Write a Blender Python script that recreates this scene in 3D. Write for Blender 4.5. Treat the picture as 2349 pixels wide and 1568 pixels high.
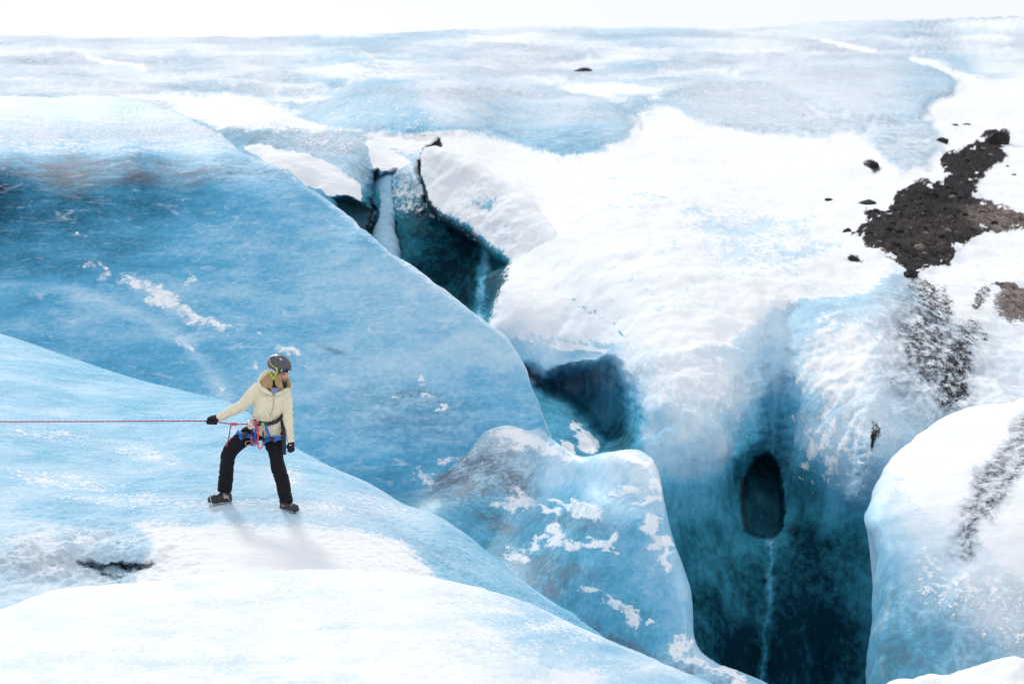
import bpy, bmesh, math, random
import numpy as np
from mathutils import Vector, Matrix

random.seed(7)
C = bpy.context.scene.collection
for o in list(bpy.data.objects):
    bpy.data.objects.remove(o, do_unlink=True)
SC = bpy.context.scene

# ------------------------------------------------------------------ camera
CAMZ = 4.25
FPX = 3261.0                 # focal length, in pixels of a 2348 px wide picture
CX, CY = 1174.0, 784.0
PITCH = math.atan((784 - 190) / FPX)
cam = bpy.data.cameras.new("camera")
cam.lens = 50.0
cam.sensor_width = 36.0
cam.clip_start = 0.1
cam.clip_end = 5000
camo = bpy.data.objects.new("camera", cam)
camo.location = (0, 0, CAMZ)
camo.rotation_euler = (math.pi / 2 - PITCH, 0, 0)
C.objects.link(camo)
SC.camera = camo
cam.dof.use_dof = True
cam.dof.focus_distance = 14.5
cam.dof.aperture_fstop = 2.2

# ------------------------------------------------------------------ light
SUN_EL, SUN_AZ = 25.5, -20.0          # azimuth measured from the view axis, minus = left
w = bpy.data.worlds.new("World")
SC.world = w
w.use_nodes = True
wn = w.node_tree.nodes
wl = w.node_tree.links
bg = wn["Background"]
sky = wn.new("ShaderNodeTexSky")
sky.sky_type = 'NISHITA'
sky.sun_disc = False
sky.sun_elevation = math.radians(SUN_EL)
sky.sun_rotation = math.radians(SUN_AZ)
sky.air_density = 1.0
sky.dust_density = 1.0
sky.ozone_density = 1.0
# thin bright cloud veil over most of the sky
veil = wn.new("ShaderNodeMix"); veil.data_type = 'RGBA'
veil.inputs[7].default_value = (10.0, 10.4, 11.2, 1)
tc = wn.new("ShaderNodeTexCoord")
cn = wn.new("ShaderNodeTexNoise"); cn.inputs['Scale'].default_value = 2.2; cn.inputs['Detail'].default_value = 4
wl.new(tc.outputs['Generated'], cn.inputs['Vector'])
cm = wn.new("ShaderNodeMapRange"); cm.inputs['From Min'].default_value = 0.3; cm.inputs['From Max'].default_value = 0.62
cm.inputs['To Min'].default_value = 0.92; cm.inputs['To Max'].default_value = 0.98
wl.new(cn.outputs['Fac'], cm.inputs['Value']); wl.new(cm.outputs[0], veil.inputs[0])
wl.new(sky.outputs[0], veil.inputs[6])
wl.new(veil.outputs[2], bg.inputs[0])
bg.inputs[1].default_value = 0.13

sl = bpy.data.lights.new("sun", 'SUN')
sl.energy = 3.0
sl.angle = math.radians(8.0)
sl.color = (1.0, 0.975, 0.94)
so = bpy.data.objects.new("sun", sl)
el, az = math.radians(SUN_EL), math.radians(SUN_AZ)
sdir = Vector((math.sin(az) * math.cos(el), math.cos(az) * math.cos(el), math.sin(el)))
so.rotation_euler = sdir.to_track_quat('Z', 'Y').to_euler()
so.location = sdir * 60
C.objects.link(so)

SC.view_settings.view_transform = 'Standard'
SC.view_settings.look = 'None'
SC.view_settings.exposure = -0.48
SC.view_settings.gamma = 1.0
SC.view_settings.use_curve_mapping = False

# ------------------------------------------------------------------ helpers
SP, CP = math.sin(PITCH), math.cos(PITCH)

def unproject(x, y, t):
    """point seen at picture position x, y at distance t along the view axis"""
    x = np.asarray(x, float); y = np.asarray(y, float); t = np.asarray(t, float)
    a = (x - CX) / FPX * t
    b = -(y - CY) / FPX * t
    return np.stack([a, t * CP + b * SP, CAMZ - t * SP + b * CP], -1)

def project(P):
    P = np.asarray(P, float)
    dy = P[..., 1]; dz = P[..., 2] - CAMZ
    t = dy * CP - dz * SP
    b = dy * SP + dz * CP
    return CX + P[..., 0] / t * FPX, CY - b / t * FPX, t

_rng = np.random.RandomState(3)
_perm = np.concatenate([_rng.permutation(256)] * 3)
_grad = _rng.normal(size=(256, 3)); _grad /= np.linalg.norm(_grad, axis=1)[:, None]

def perlin(P):
    P = np.asarray(P, float)
    i = np.floor(P).astype(np.int64); f = P - i
    u = f * f * f * (f * (f * 6 - 15) + 10)
    i &= 255
    out = 0
    for cx in (0, 1):
        wx = u[..., 0] if cx else 1 - u[..., 0]
        for cy in (0, 1):
            wy = u[..., 1] if cy else 1 - u[..., 1]
            for cz in (0, 1):
                wz = u[..., 2] if cz else 1 - u[..., 2]
                h = _perm[_perm[_perm[i[..., 0] + cx] + i[..., 1] + cy] + i[..., 2] + cz]
                g = _grad[h & 255]
                d = g[..., 0] * (f[..., 0] - cx) + g[..., 1] * (f[..., 1] - cy) + g[..., 2] * (f[..., 2] - cz)
                out = out + wx * wy * wz * d
    return out * 1.5

def fbm(P, octs=4, gain=0.5):
    a, s, r = 1.0, 1.0, 0
    for k in range(octs):
        r = r + a * perlin(P * s + 17.3 * k)
        a *= gain; s *= 2.03
    return r

def tps(pts, vals, X, Y):
    p = np.asarray(pts, float) / 500.0
    n = len(p)
    d = np.linalg.norm(p[:, None] - p[None], axis=2)
    K = np.where(d > 0, d * d * np.log(d + 1e-12), 0) + np.eye(n) * 1e-4
    Q = np.concatenate([np.ones((n, 1)), p], 1)
    A = np.zeros((n + 3, n + 3)); A[:n, :n] = K; A[:n, n:] = Q; A[n:, :n] = Q.T
    sol = np.linalg.solve(A, np.concatenate([np.asarray(vals, float), np.zeros(3)]))
    x = X / 500.0; y = Y / 500.0
    r = sol[n] + sol[n + 1] * x + sol[n + 2] * y
    for k in range(n):
        d2 = (x - p[k, 0]) ** 2 + (y - p[k, 1]) ** 2
        r = r + sol[k] * 0.5 * d2 * np.log(d2 + 1e-12)
    return r

def idw(ctrl, X, Y, s=60.0, p=3.0):
    num = 0; den = 0
    for x, y, v in ctrl:
        wgt = ((X - x) ** 2 + (Y - y) ** 2 + s * s) ** (-p / 2)
        num = num + wgt * v; den = den + wgt
    return num / den

def sdf_poly(poly, X, Y, pad=80):
    """signed distance to a closed polygon, negative inside; far points get +pad"""
    pl = np.asarray(poly, float)
    sh = X.shape
    X = X.ravel(); Y = Y.ravel()
    out = np.full(X.shape, float(pad))
    lo = pl.min(0) - pad; hi = pl.max(0) + pad
    m = (X > lo[0]) & (X < hi[0]) & (Y > lo[1]) & (Y < hi[1])
    if not m.any():
        return out.reshape(sh)
    x = X[m]; y = Y[m]
    d = np.full(x.shape, 1e18); inside = np.zeros(x.shape, bool)
    for k in range(len(pl)):
        ax, ay = pl[k]; bx, by = pl[(k + 1) % len(pl)]
        ex, ey = bx - ax, by - ay
        tt = np.clip(((x - ax) * ex + (y - ay) * ey) / (ex * ex + ey * ey + 1e-9), 0, 1)
        d = np.minimum(d, (x - ax - tt * ex) ** 2 + (y - ay - tt * ey) ** 2)
        c = ((ay > y) != (by > y)) & (x < ex * (y - ay) / (ey if abs(ey) > 1e-9 else 1e-9) + ax)
        inside ^= c
    d = np.sqrt(d)
    out[m] = np.where(inside, -d, np.minimum(d, pad))
    return out.reshape(sh)

def dist_line(line, X, Y):
    pl = np.asarray(line, float)
    d = np.full(X.shape, 1e18)
    for k in range(len(pl) - 1):
        ax, ay = pl[k]; bx, by = pl[k + 1]
        ex, ey = bx - ax, by - ay
        tt = np.clip(((X - ax) * ex + (Y - ay) * ey) / (ex * ex + ey * ey), 0, 1)
        d = np.minimum(d, (X - ax - tt * ex) ** 2 + (Y - ay - tt * ey) ** 2)
    return np.sqrt(d)

def smooth01(x):
    x = np.clip(x, 0, 1)
    return x * x * (3 - 2 * x)

def soft_poly(poly, X, Y, soft):
    return smooth01(0.5 - sdf_poly(poly, X, Y, max(80, soft * 2)) / (2 * soft))

def ell(cx, cy, rx, ry, X, Y, rot=0, soft=0.4):
    c, s = math.cos(math.radians(rot)), math.sin(math.radians(rot))
    u = ((X - cx) * c + (Y - cy) * s) / rx
    v = (-(X - cx) * s + (Y - cy) * c) / ry
    return smooth01((1 + soft - np.sqrt(u * u + v * v)) / (2 * soft))

def catmull(pts, n=12):
    p = np.asarray(pts, float)
    out = []
    for k in range(len(p) - 1):
        p0 = p[max(k - 1, 0)]; p1 = p[k]; p2 = p[k + 1]; p3 = p[min(k + 2, len(p) - 1)]
        l = [max(np.linalg.norm(b - a), 1e-6) ** 0.5 for a, b in ((p0, p1), (p1, p2), (p2, p3))]
        m1 = (p2 - p0) / (l[0] + l[1]) if k > 0 else (p2 - p1) / l[1]
        m2 = (p3 - p1) / (l[1] + l[2]) if k < len(p) - 2 else (p2 - p1) / l[1]
        for j in range(n):
            s = j / n
            h = (2 * s**3 - 3 * s**2 + 1) * p1 + (s**3 - 2 * s**2 + s) * m1 * l[1] + (-2 * s**3 + 3 * s**2) * p2 + (s**3 - s**2) * m2 * l[1]
            out.append(h)
    out.append(p[-1])
    return np.array(out)

def mesh_from_grid(name, G, mat, attrs, kind='structure', flip=False):
    nu, nv = G.shape[:2]
    me = bpy.data.meshes.new(name)
    idx = np.arange(nu * nv).reshape(nu, nv)
    q = np.stack([idx[:-1, :-1], idx[1:, :-1], idx[1:, 1:], idx[:-1, 1:]], -1).reshape(-1, 4)
    if flip: q = q[:, ::-1]
    me.vertices.add(nu * nv)
    me.vertices.foreach_set('co', G.reshape(-1).astype(np.float32))
    me.loops.add(q.size)
    me.loops.foreach_set('vertex_index', q.reshape(-1).astype(np.int32))
    me.polygons.add(len(q))
    me.polygons.foreach_set('loop_start', np.arange(0, q.size, 4, dtype=np.int32))
    me.polygons.foreach_set('loop_total', np.full(len(q), 4, dtype=np.int32))
    me.polygons.foreach_set('use_smooth', np.ones(len(q), dtype=bool))
    me.update()
    me.validate()
    for k, v in attrs.items():
        a = me.attributes.new(k, 'FLOAT', 'POINT')
        a.data.foreach_set('value', np.broadcast_to(v, (nu, nv)).reshape(-1).astype(np.float32))
    me.materials.append(mat)
    o = bpy.data.objects.new(name, me)
    C.objects.link(o)
    if kind: o['kind'] = kind
    return o

def grid_normals(G):
    du = np.gradient(G, axis=0); dv = np.gradient(G, axis=1)
    n = np.cross(du, dv)
    n /= np.linalg.norm(n, axis=-1)[..., None] + 1e-12
    s = np.sign(np.sum(n * (np.array([0, 0, CAMZ]) - G), -1))
    return n * s[..., None]

def rag(G, k=1.0):
    return 0.55 * fbm(G / (0.55 * k), 3) + 0.35 * fbm(G / (0.16 * k), 3)

def warp(X, Y, a=10.0):
    A = np.stack([X / 75.0, Y / 45.0, 0 * X + 3.1], -1); B_ = np.stack([X / 20.0, Y / 13.0, 0 * X + 8.2], -1)
    return X + a * fbm(A, 2) + 0.55 * a * fbm(B_, 3), Y + 0.6 * a * fbm(A + 31.7, 2) + 0.4 * a * fbm(B_ + 17.9, 3)

SURF = {}
def sheet(name, top, bottom, pts, mat, step=3.0, rstep=3.0, rnd=(40, 0.6), push=None, disp=None,
          paint=None, skirt=4.0, horiz=False, relief=0.0, lip=0.0, skirt_dir=None, crest_pts=True):
    """A piece of ground. top/bottom are its edges as (x, y[, t]) seen from the camera, pts adds
    (x, y, t) samples; 1/t is interpolated (planes stay planes).  Past its crest the surface rolls over
    and goes on downwards at the back."""
    ctrl = list(pts)
    if crest_pts: ctrl += [p for p in top if len(p) > 2]
    cp = [(p[0], p[1]) for p in ctrl]; cv = [1.0 / p[2] for p in ctrl]
    tl = catmull([p[:2] for p in top]); bl = np.array([p[:2] for p in bottom], float)
    # samples along the crest by arc length, coarse outside the frame
    seg = np.linalg.norm(np.diff(tl, axis=0), axis=1)
    dens = np.where((tl[:-1, 0] < -80) | (tl[:-1, 0] > 2430) | (tl[:-1, 1] > 1650), 14.0, step)
    cum = np.concatenate([[0], np.cumsum(seg / dens)])
    n = int(cum[-1]) + 1
    s = np.linspace(0, cum[-1], n)
    tx = np.interp(s, cum, tl[:, 0]); ty = np.interp(s, cum, tl[:, 1])
    if horiz:
        by = ty; bx = np.interp(by, bl[:, 1], bl[:, 0])
    else:
        bx = tx; by = np.interp(bx, bl[:, 0], bl[:, 1])
    L = np.hypot(bx - tx, by - ty)
    m = int(min(L.max() / rstep, 900)) + 2
    v = np.linspace(0, 1, m)
    X = tx[:, None] + (bx - tx)[:, None] * v[None]
    Y = ty[:, None] + (by - ty)[:, None] * v[None]
    T = 1.0 / np.clip(tps(cp, cv, X, Y), 1 / 900.0, 1 / 2.0)
    SURF[name] = (cp, cv)
    Tb = T
    if push is not None: T = push(X, Y, T)
    if rnd:
        wd, A = rnd[:2]
        if len(rnd) > 2: A = A * rnd[2](tx)[:, None]
        dtx = np.gradient(tx); dty = np.gradient(ty)
        cosl = np.abs(dtx if not horiz else dty) / (np.hypot(dtx, dty) + 1e-9)
        cosl = np.convolve(np.pad(cosl, 6, mode='edge'), np.ones(13) / 13, 'valid')
        D = (v[None] * L[:, None]) * np.maximum(cosl, 0.15)[:, None]
        q = np.clip(1 - D / wd, 0, 1)
        T = T + A * (1 - np.sqrt(np.maximum(1 - q * q, 0)))
    G = unproject(X, Y, T)
    N = grid_normals(unproject(X, Y, 0.75 * Tb + 0.25 * T))
    if disp is not None:
        d = disp(G, X, Y, T)
        if push is not None:
            g0, g1 = np.gradient(T - Tb)
            d = d / (1 + (np.hypot(g0, g1) / 0.05) ** 2)
        G = G + N * d[..., None]
    if relief:
        A = paint(X, Y, T, G)
        G = G + N * (relief * smooth01((A['snow'] - 0.36) / 0.3))[..., None]
    if lip:
        P1 = G[:, -1]
        aw = P1 - np.array([0, 0, CAMZ]); aw[:, 2] = 0
        aw /= np.linalg.norm(aw, axis=1)[:, None]
        S = np.stack([P1 + aw * lip * a + np.array([0, 0, -lip * b]) for a, b in ((0.05, 0.10), (0.16, 0.16), (0.35, 0.16), (0.7, 0.05), (1.2, -0.1))], 1)
        G = np.concatenate([G, S], 1); k = S.shape[1]
        X, Y, T = [np.concatenate([Q, np.repeat(Q[:, -1:], k, 1)], 1) for Q in (X, Y, T)]
    if skirt:
        rows = []
        P0 = G[:, 0]
        aw = P0 - np.array([0, 0, CAMZ]); aw[:, 2] = 0
        aw /= np.linalg.norm(aw, axis=1)[:, None]
        if skirt_dir is not None:
            aw = aw + np.array(skirt_dir); aw /= np.linalg.norm(aw, axis=1)[:, None]
        tilt = (P0 - np.array([0, 0, CAMZ])); tilt = tilt[:, 2] / np.linalg.norm(tilt[:, :2], axis=1)
        for sd in (0.08, 0.2, 0.4, 0.7, 1.1, 1.7, 2.5, 4.0):
            dz = tilt * sd - skirt * (sd / 4.0) ** 1.6 * 1.0 - 0.02 * sd
            rows.append(P0 + aw * sd * 0.6 + np.stack([0 * dz, 0 * dz, dz], -1))
        S = np.stack(rows[::-1], 1)
        G = np.concatenate([S, G], 1)
        k = S.shape[1]
        X = np.concatenate([np.repeat(X[:, :1], k, 1), X], 1)
        Y = np.concatenate([np.repeat(Y[:, :1], k, 1), Y], 1)
        T = np.concatenate([np.repeat(T[:, :1], k, 1), T], 1)
    attrs = paint(X, Y, T, G) if paint else {}
    # make the faces look at the camera
    cu, cv_ = G.shape[0] // 2, G.shape[1] // 2 + 2
    nn = np.cross(G[cu + 1, cv_] - G[cu, cv_], G[cu, cv_ + 1] - G[cu, cv_])
    flip = np.dot(nn, np.array([0, 0, CAMZ]) - G[cu, cv_]) < 0
    return mesh_from_grid(name, G, mat, attrs, flip=flip)

# ------------------------------------------------------------------ materials
def nodes_of(name):
    m = bpy.data.materials.new(name); m.use_nodes = True
    nt = m.node_tree
    return m, nt, nt.nodes, nt.links, nt.nodes['Principled BSDF']

def ice_material(name, scale=1.0, streak=(1, 1, 1), bump=0.25, var=0.35, rough=0.38, fleck=0.0, spec=0.3, bdist=0.04, bmid=0.8, sss=0.0, walls=False, snowcol=(0.87, 0.875, 0.885), silt_shade_col=(0.15, 0.175, 0.215), painted_glints=0.0, nvf=0.10, finv=False, deep=None, ssoft=0.15):
    m, nt, N, L, P = nodes_of(name)
    geo = N.new('ShaderNodeNewGeometry')
    def mapped(sc):
        mp = N.new('ShaderNodeMapping'); mp.inputs['Scale'].default_value = sc
        L.new(geo.outputs['Position'], mp.inputs['Vector']); return mp.outputs[0]
    def noise(sc, detail, rough_=0.6, vec=None, dist=0.0):
        n = N.new('ShaderNodeTexNoise'); n.inputs['Scale'].default_value = sc
        n.inputs['Detail'].default_value = detail; n.inputs['Roughness'].default_value = rough_
        n.inputs['Distortion'].default_value = dist
        L.new(vec if vec else geo.outputs['Position'], n.inputs['Vector']); return n.outputs['Fac']
    def math_(op, a, b=None, c=None, clamp=False):
        n = N.new('ShaderNodeMath'); n.operation = op; n.use_clamp = clamp
        for i, vv in enumerate((a, b, c)):
            if vv is None: continue
            if isinstance(vv, (int, float)): n.inputs[i].default_value = vv
            else: L.new(vv, n.inputs[i])
        return n.outputs[0]
    def attr(nm):
        a = N.new('ShaderNodeAttribute'); a.attribute_name = nm; return a.outputs['Fac']
    def sstep(x, lo, hi):
        n = N.new('ShaderNodeMapRange'); n.interpolation_type = 'SMOOTHSTEP'
        n.inputs['From Min'].default_value = lo; n.inputs['From Max'].default_value = hi
        L.new(x, n.inputs['Value']); return n.outputs[0]
    def mix(f, a, b):
        n = N.new('ShaderNodeMix'); n.data_type = 'RGBA'
        if isinstance(f, (int, float)): n.inputs[0].default_value = f
        else: L.new(f, n.inputs[0])
        for k, vv in ((6, a), (7, b)):
            if isinstance(vv, tuple): n.inputs[k].default_value = (*vv, 1)
            else: L.new(vv, n.inputs[k])
        return n.outputs[2]
    sv = mapped(streak); svw = mapped((1.5, 1.5, 0.3)); wa = attr('wall')
    def wmix(a, b):
        if not walls: return a
        n = N.new('ShaderNodeMix'); L.new(wa, n.inputs[0]); L.new(a, n.inputs[2]); L.new(b, n.inputs[3]); return n.outputs[0]
    n_big = wmix(noise(0.55 * scale, 5, 0.6, sv, 0.3), noise(0.8 * scale, 4, 0.6, svw, 0.3))
    n_mid = wmix(noise(2.3 * scale, 7, 0.74, sv, 0.4), noise(3.0 * scale, 6, 0.72, svw, 0.4))
    n_fin = noise(11 * scale, 5, 0.65, sv if finv else None)
    n_vf = noise(45 * scale, 3, 0.6, sv if finv else None)
    c = attr('clear')  # ice clarity; also carries shade painted on pit, tunnel, lobes and hump
    t1 = math_('MULTIPLY_ADD', math_('SUBTRACT', n_big, 0.5), var, c)
    t2 = math_('MULTIPLY_ADD', math_('SUBTRACT', n_mid, 0.5), var * 0.9, t1)
    t3 = math_('MULTIPLY_ADD', math_('SUBTRACT', n_fin, 0.5), var * 0.55, t2, clamp=False)
    t3 = math_('MINIMUM', math_('MAXIMUM', t3, 0.0), 1.0)
    ramp = N.new('ShaderNodeValToRGB'); L.new(t3, ramp.inputs[0])
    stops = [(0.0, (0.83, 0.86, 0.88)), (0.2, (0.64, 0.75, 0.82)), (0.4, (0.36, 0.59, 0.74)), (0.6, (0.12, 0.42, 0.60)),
             (0.8, (0.040, 0.245, 0.345)), (0.92, (0.014, 0.11, 0.155)), (1.0, (0.003, 0.028, 0.046))]  # darkest stops also hold the painted shade of the moulin
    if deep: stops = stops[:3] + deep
    cr = ramp.color_ramp
    cr.elements[0].position = 0; cr.elements[0].color = (*stops[0][1], 1)
    cr.elements[1].position = 1; cr.elements[1].color = (*stops[-1][1], 1)
    for p_, col_ in stops[1:-1]:
        e = cr.elements.new(p_); e.color = (*col_, 1)
    col = ramp.outputs[0]
    # milky bubble flecks and veins inside the ice
    if fleck > 0:
        fl = sstep(noise(3.2 * scale, 8, 0.74, sv, 1.2), 0.52, 0.74)
        col = mix(math_('MULTIPLY', fl, fleck), col, (0.72, 0.82, 0.88))
    if painted_glints > 0:
        cz = sstep(noise(26 * scale, 2, 0.5), 0.60, 0.68)  # white specks paint sun glints into the ice colour
        cz = math_('MULTIPLY', cz, sstep(n_mid, 0.46, 0.60))
        col = mix(math_('MULTIPLY', cz, painted_glints), col, (0.90, 0.92, 0.94))
    # grey silt tint: silty ice, plus shade painted on lobe front and hump
    g = attr('silt_shade')
    gm = math_('MULTIPLY', g, sstep(math_('MULTIPLY_ADD', n_mid, 0.6, math_('MULTIPLY', n_fin, 0.4)), 0.36, 0.62), clamp=True)
    col = mix(gm, col, silt_shade_col)
    # wind-packed snow
    s = attr('snow')
    sn = math_('ADD', s, math_('MULTIPLY', math_('SUBTRACT', n_mid, 0.5), 1.2))
    sn = math_('ADD', sn, math_('MULTIPLY', math_('SUBTRACT', n_fin, 0.5), 1.5))
    smask = sstep(sn, 0.51 - ssoft, 0.51 + ssoft)
    col = mix(smask, col, snowcol)
    # dirt
    d = attr('dirt')
    dn = math_('ADD', d, math_('MULTIPLY', math_('SUBTRACT', n_fin, 0.5), 0.9))
    dn = math_('ADD', dn, math_('MULTIPLY', math_('SUBTRACT', n_vf, 0.5), 0.7))
    dmask = sstep(dn, 0.40, 0.68)
    tan = sstep(noise(9 * scale, 6, 0.7, mapped((1, 0.6, 1))), 0.55, 0.76)
    dcol = mix(tan, (0.028, 0.025, 0.027), (0.19, 0.15, 0.12))
    tb = attr('tan')
    dcol = mix(math_('MULTIPLY', tb, math_('MULTIPLY_ADD', sstep(n_fin, 0.38, 0.62), 0.7, 0.15)), dcol, (0.30, 0.25, 0.215))
    col = mix(dmask, col, dcol)
    L.new(col, P.inputs['Base Color'])
    white = math_('MAXIMUM', smask, dmask)
    rg = math_('MULTIPLY_ADD', white, 0.9 - rough, rough)
    L.new(rg, P.inputs['Roughness'])
    P.inputs['IOR'].default_value = 1.31
    P.inputs['Specular IOR Level'].default_value = spec
    b1 = N.new('ShaderNodeBump'); b1.inputs['Strength'].default_value = bump
    b1.inputs['Distance'].default_value = bdist / scale
    hsum = math_('ADD', math_('MULTIPLY', n_fin, 0.4), math_('MULTIPLY', n_vf, nvf))
    if bmid: hsum = math_('MULTIPLY_ADD', n_mid, bmid, hsum)
    L.new(hsum, b1.inputs['Height'])
    L.new(b1.outputs[0], P.inputs['Normal'])
    if sss > 0:
        P.inputs['Subsurface Weight'].default_value = sss
        P.inputs['Subsurface Radius'].default_value = (0.15, 0.5, 0.8)
        P.inputs['Subsurface Scale'].default_value = 0.25
    return m

def Z(X): return np.zeros_like(X)
def pack(X, snow=None, dirt=None, clear=None, silt_shade=None, tan=None, wall=None):
    z = Z(X)
    return {'snow': z if snow is None else snow, 'dirt': z if dirt is None else dirt, 'clear': z if clear is None else clear,
            'silt_shade': z if silt_shade is None else silt_shade, 'tan': z if tan is None else tan, 'wall': z if wall is None else wall}

# ------------------------------------------------------------------ the glacier beyond the crevasse
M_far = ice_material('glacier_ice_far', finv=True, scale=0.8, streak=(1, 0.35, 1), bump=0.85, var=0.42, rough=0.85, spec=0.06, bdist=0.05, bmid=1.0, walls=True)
HORIZON = [(-900, 84, 330), (-400, 82, 330), (0, 82, 320), (250, 87, 310), (450, 86, 310), (700, 82, 320), (900, 75, 330), (1100, 65, 350),
           (1250, 62, 350), (1450, 64, 350), (1700, 60, 350), (1900, 52, 360), (2100, 45, 370), (2348, 38, 380), (2700, 30, 380), (3200, 22, 380)]
S1_BOT = [(-900, 460), (300, 460), (560, 560), (800, 720), (960, 820), (1120, 930), (1260, 1130), (1330, 1280), (1500, 1620), (1600, 1900), (3200, 1900)]
S1 = [(-900, 120, 190), (-900, 250, 66), (-900, 400, 40), (-300, 120, 185), (-300, 180, 105), (-300, 260, 64), (-300, 400, 40),
      (200, 120, 185), (200, 180, 110), (200, 250, 72), (200, 320, 52), (200, 420, 42),
      (600, 120, 185), (600, 160, 130), (600, 220, 88), (500, 270, 66), (700, 270, 68),
      (1174, 110, 205), (1174, 160, 138), (1174, 210, 105), (1174, 250, 88), (1174, 300, 68), (1174, 350, 55), (1300, 450, 41.5),
      (1350, 550, 34), (1400, 650, 29.5), (1500, 700, 27.3), (1600, 450, 41), (1650, 600, 31), (1750, 640, 29.4), (1700, 300, 68), (1700, 200, 105), (1700, 130, 185),
      (2200, 110, 215), (2200, 200, 100), (2200, 300, 66), (2150, 450, 42), (2150, 600, 32), (2600, 110, 215), (2600, 300, 66), (2600, 600, 32),
      (2900, 110, 215), (2900, 300, 66), (2900, 600, 32),
      # the broken slab and the crevasse wall
      (600, 300, 50), (700, 330, 46), (800, 300, 50), (850, 300, 51), (850, 370, 45), (700, 420, 41.5), (830, 470, 40.5), (600, 460, 41), (760, 560, 38.5),
      (880, 400, 44.5), (880, 560, 40), (900, 430, 43.6), (930, 480, 42.4), (1000, 560, 40.4), (1140, 600, 38), (1100, 720, 35.6), (1000, 750, 36), (1100, 850, 32.5),
      (985, 335, 48), (1080, 365, 46), (1180, 430, 42), (1260, 500, 38.6), (1285, 545, 35.6), (1235, 640, 33), (1090, 545, 40.2),
      # snow ledge over the cave
      (1120, 740, 31.8), (1150, 650, 33), (1250, 690, 31), (1300, 720, 30.1), (1400, 770, 27.6), (1170, 775, 30.9), (1280, 785, 29.7), (1200, 830, 30), (1300, 830, 29), (1400, 825, 27),
      (1290, 655, 31.6), (1380, 705, 28.9), (1470, 750, 26.8),
      (1300, 900, 28.2), (1400, 980, 26.2), (1300, 1000, 25.2), (1260, 930, 26.8), (1280, 1120, 23.4),
      (1460, 880, 25), (1450, 960, 24.4), (1430, 1030, 23.6),
      # the wall of the moulin
      (1550, 800, 25.2), (1650, 830, 24.8), (1800, 700, 27.6), (1950, 660, 28.8), (2050, 640, 29.5),
      (1500, 900, 24.1), (1500, 1000, 23.2), (1560, 1100, 22.8), (1560, 1300, 22.3), (1600, 1500, 22), (1650, 1000, 23.4), (1700, 850, 24.7),
      (1770, 800, 26), (1770, 900, 25.4), (1780, 1050, 24.8), (1790, 1200, 24.2), (1900, 900, 24.2), (1900, 1050, 23.4), (2000, 1000, 22.7), (2100, 900, 23.4), (2150, 750, 26),
      (2250, 850, 23.6), (2330, 800, 25), (2348, 900, 22.8), (2300, 930, 22.2), (1950, 1150, 23), (1850, 1300, 23), (1850, 1500, 22.5), (2100, 1200, 22.3),
      (1600, 1900, 21.5), (1850, 1900, 22), (2200, 1900, 21.3), (2600, 900, 22.8), (2600, 1200, 20.5), (2600, 1900, 19.5), (3200, 900, 22.8), (3200, 1900, 19)]
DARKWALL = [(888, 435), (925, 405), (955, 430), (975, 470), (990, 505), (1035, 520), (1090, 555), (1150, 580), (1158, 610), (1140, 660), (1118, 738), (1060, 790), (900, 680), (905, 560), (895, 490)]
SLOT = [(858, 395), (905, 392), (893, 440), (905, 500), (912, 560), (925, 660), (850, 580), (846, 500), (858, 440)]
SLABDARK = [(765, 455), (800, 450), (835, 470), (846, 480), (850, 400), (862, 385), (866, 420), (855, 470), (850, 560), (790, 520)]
CRACK = [(1000, 320), (1013, 335), (992, 352), (984, 372), (990, 420), (986, 465), (972, 470), (966, 410), (958, 372), (978, 338)]
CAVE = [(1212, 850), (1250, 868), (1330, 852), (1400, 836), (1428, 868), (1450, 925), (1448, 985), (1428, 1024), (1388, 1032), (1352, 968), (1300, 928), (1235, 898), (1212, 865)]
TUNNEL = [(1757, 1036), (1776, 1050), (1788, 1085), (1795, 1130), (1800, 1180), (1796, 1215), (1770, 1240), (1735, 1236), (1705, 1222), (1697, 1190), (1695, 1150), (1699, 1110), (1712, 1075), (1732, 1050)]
RIDGE = [(985, 335), (1040, 348), (1090, 372), (1180, 430), (1235, 475), (1268, 515), (1275, 545), (1255, 600), (1230, 632)]
MORAINE = [(2160, 345), (2230, 330), (2258, 302), (2288, 296), (2318, 306), (2310, 330), (2300, 345), (2312, 360), (2270, 385), (2242, 420), (2245, 452), (2280, 462), (2348, 490),
           (2500, 505), (2500, 545), (2348, 528), (2290, 530), (2240, 540), (2215, 562), (2188, 580), (2195, 604), (2150, 615), (2110, 625), (2100, 642), (2078, 640), (2060, 605), (2022, 582),
           (1985, 565), (1965, 542), (1940, 530), (1965, 522), (1985, 508), (1975, 475), (2040, 482), (2055, 452), (2082, 420), (2110, 408), (2140, 420), (2165, 402), (2155, 370)]
LOBE1 = [(690, 268), (740, 235), (860, 200), (1010, 180), (1180, 185), (1300, 205), (1400, 235), (1448, 280), (1440, 320), (1370, 340), (1285, 355), (1215, 335), (1130, 298), (980, 300), (850, 298), (760, 290)]
LOBE2 = [(1500, 230), (1560, 205), (1660, 190), (1790, 200), (1880, 260), (1960, 290), (1880, 310), (1740, 305), (1620, 280), (1560, 255)]
LOBE3 = [(1690, 170), (1900, 128), (2060, 130), (2170, 165), (2190, 190), (2175, 215), (2130, 235), (2110, 270), (2020, 275), (1900, 255), (1800, 205)]
LOBE4 = [(2010, 290), (2130, 280), (2150, 320), (2120, 380), (2060, 390), (1990, 330)]

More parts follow.
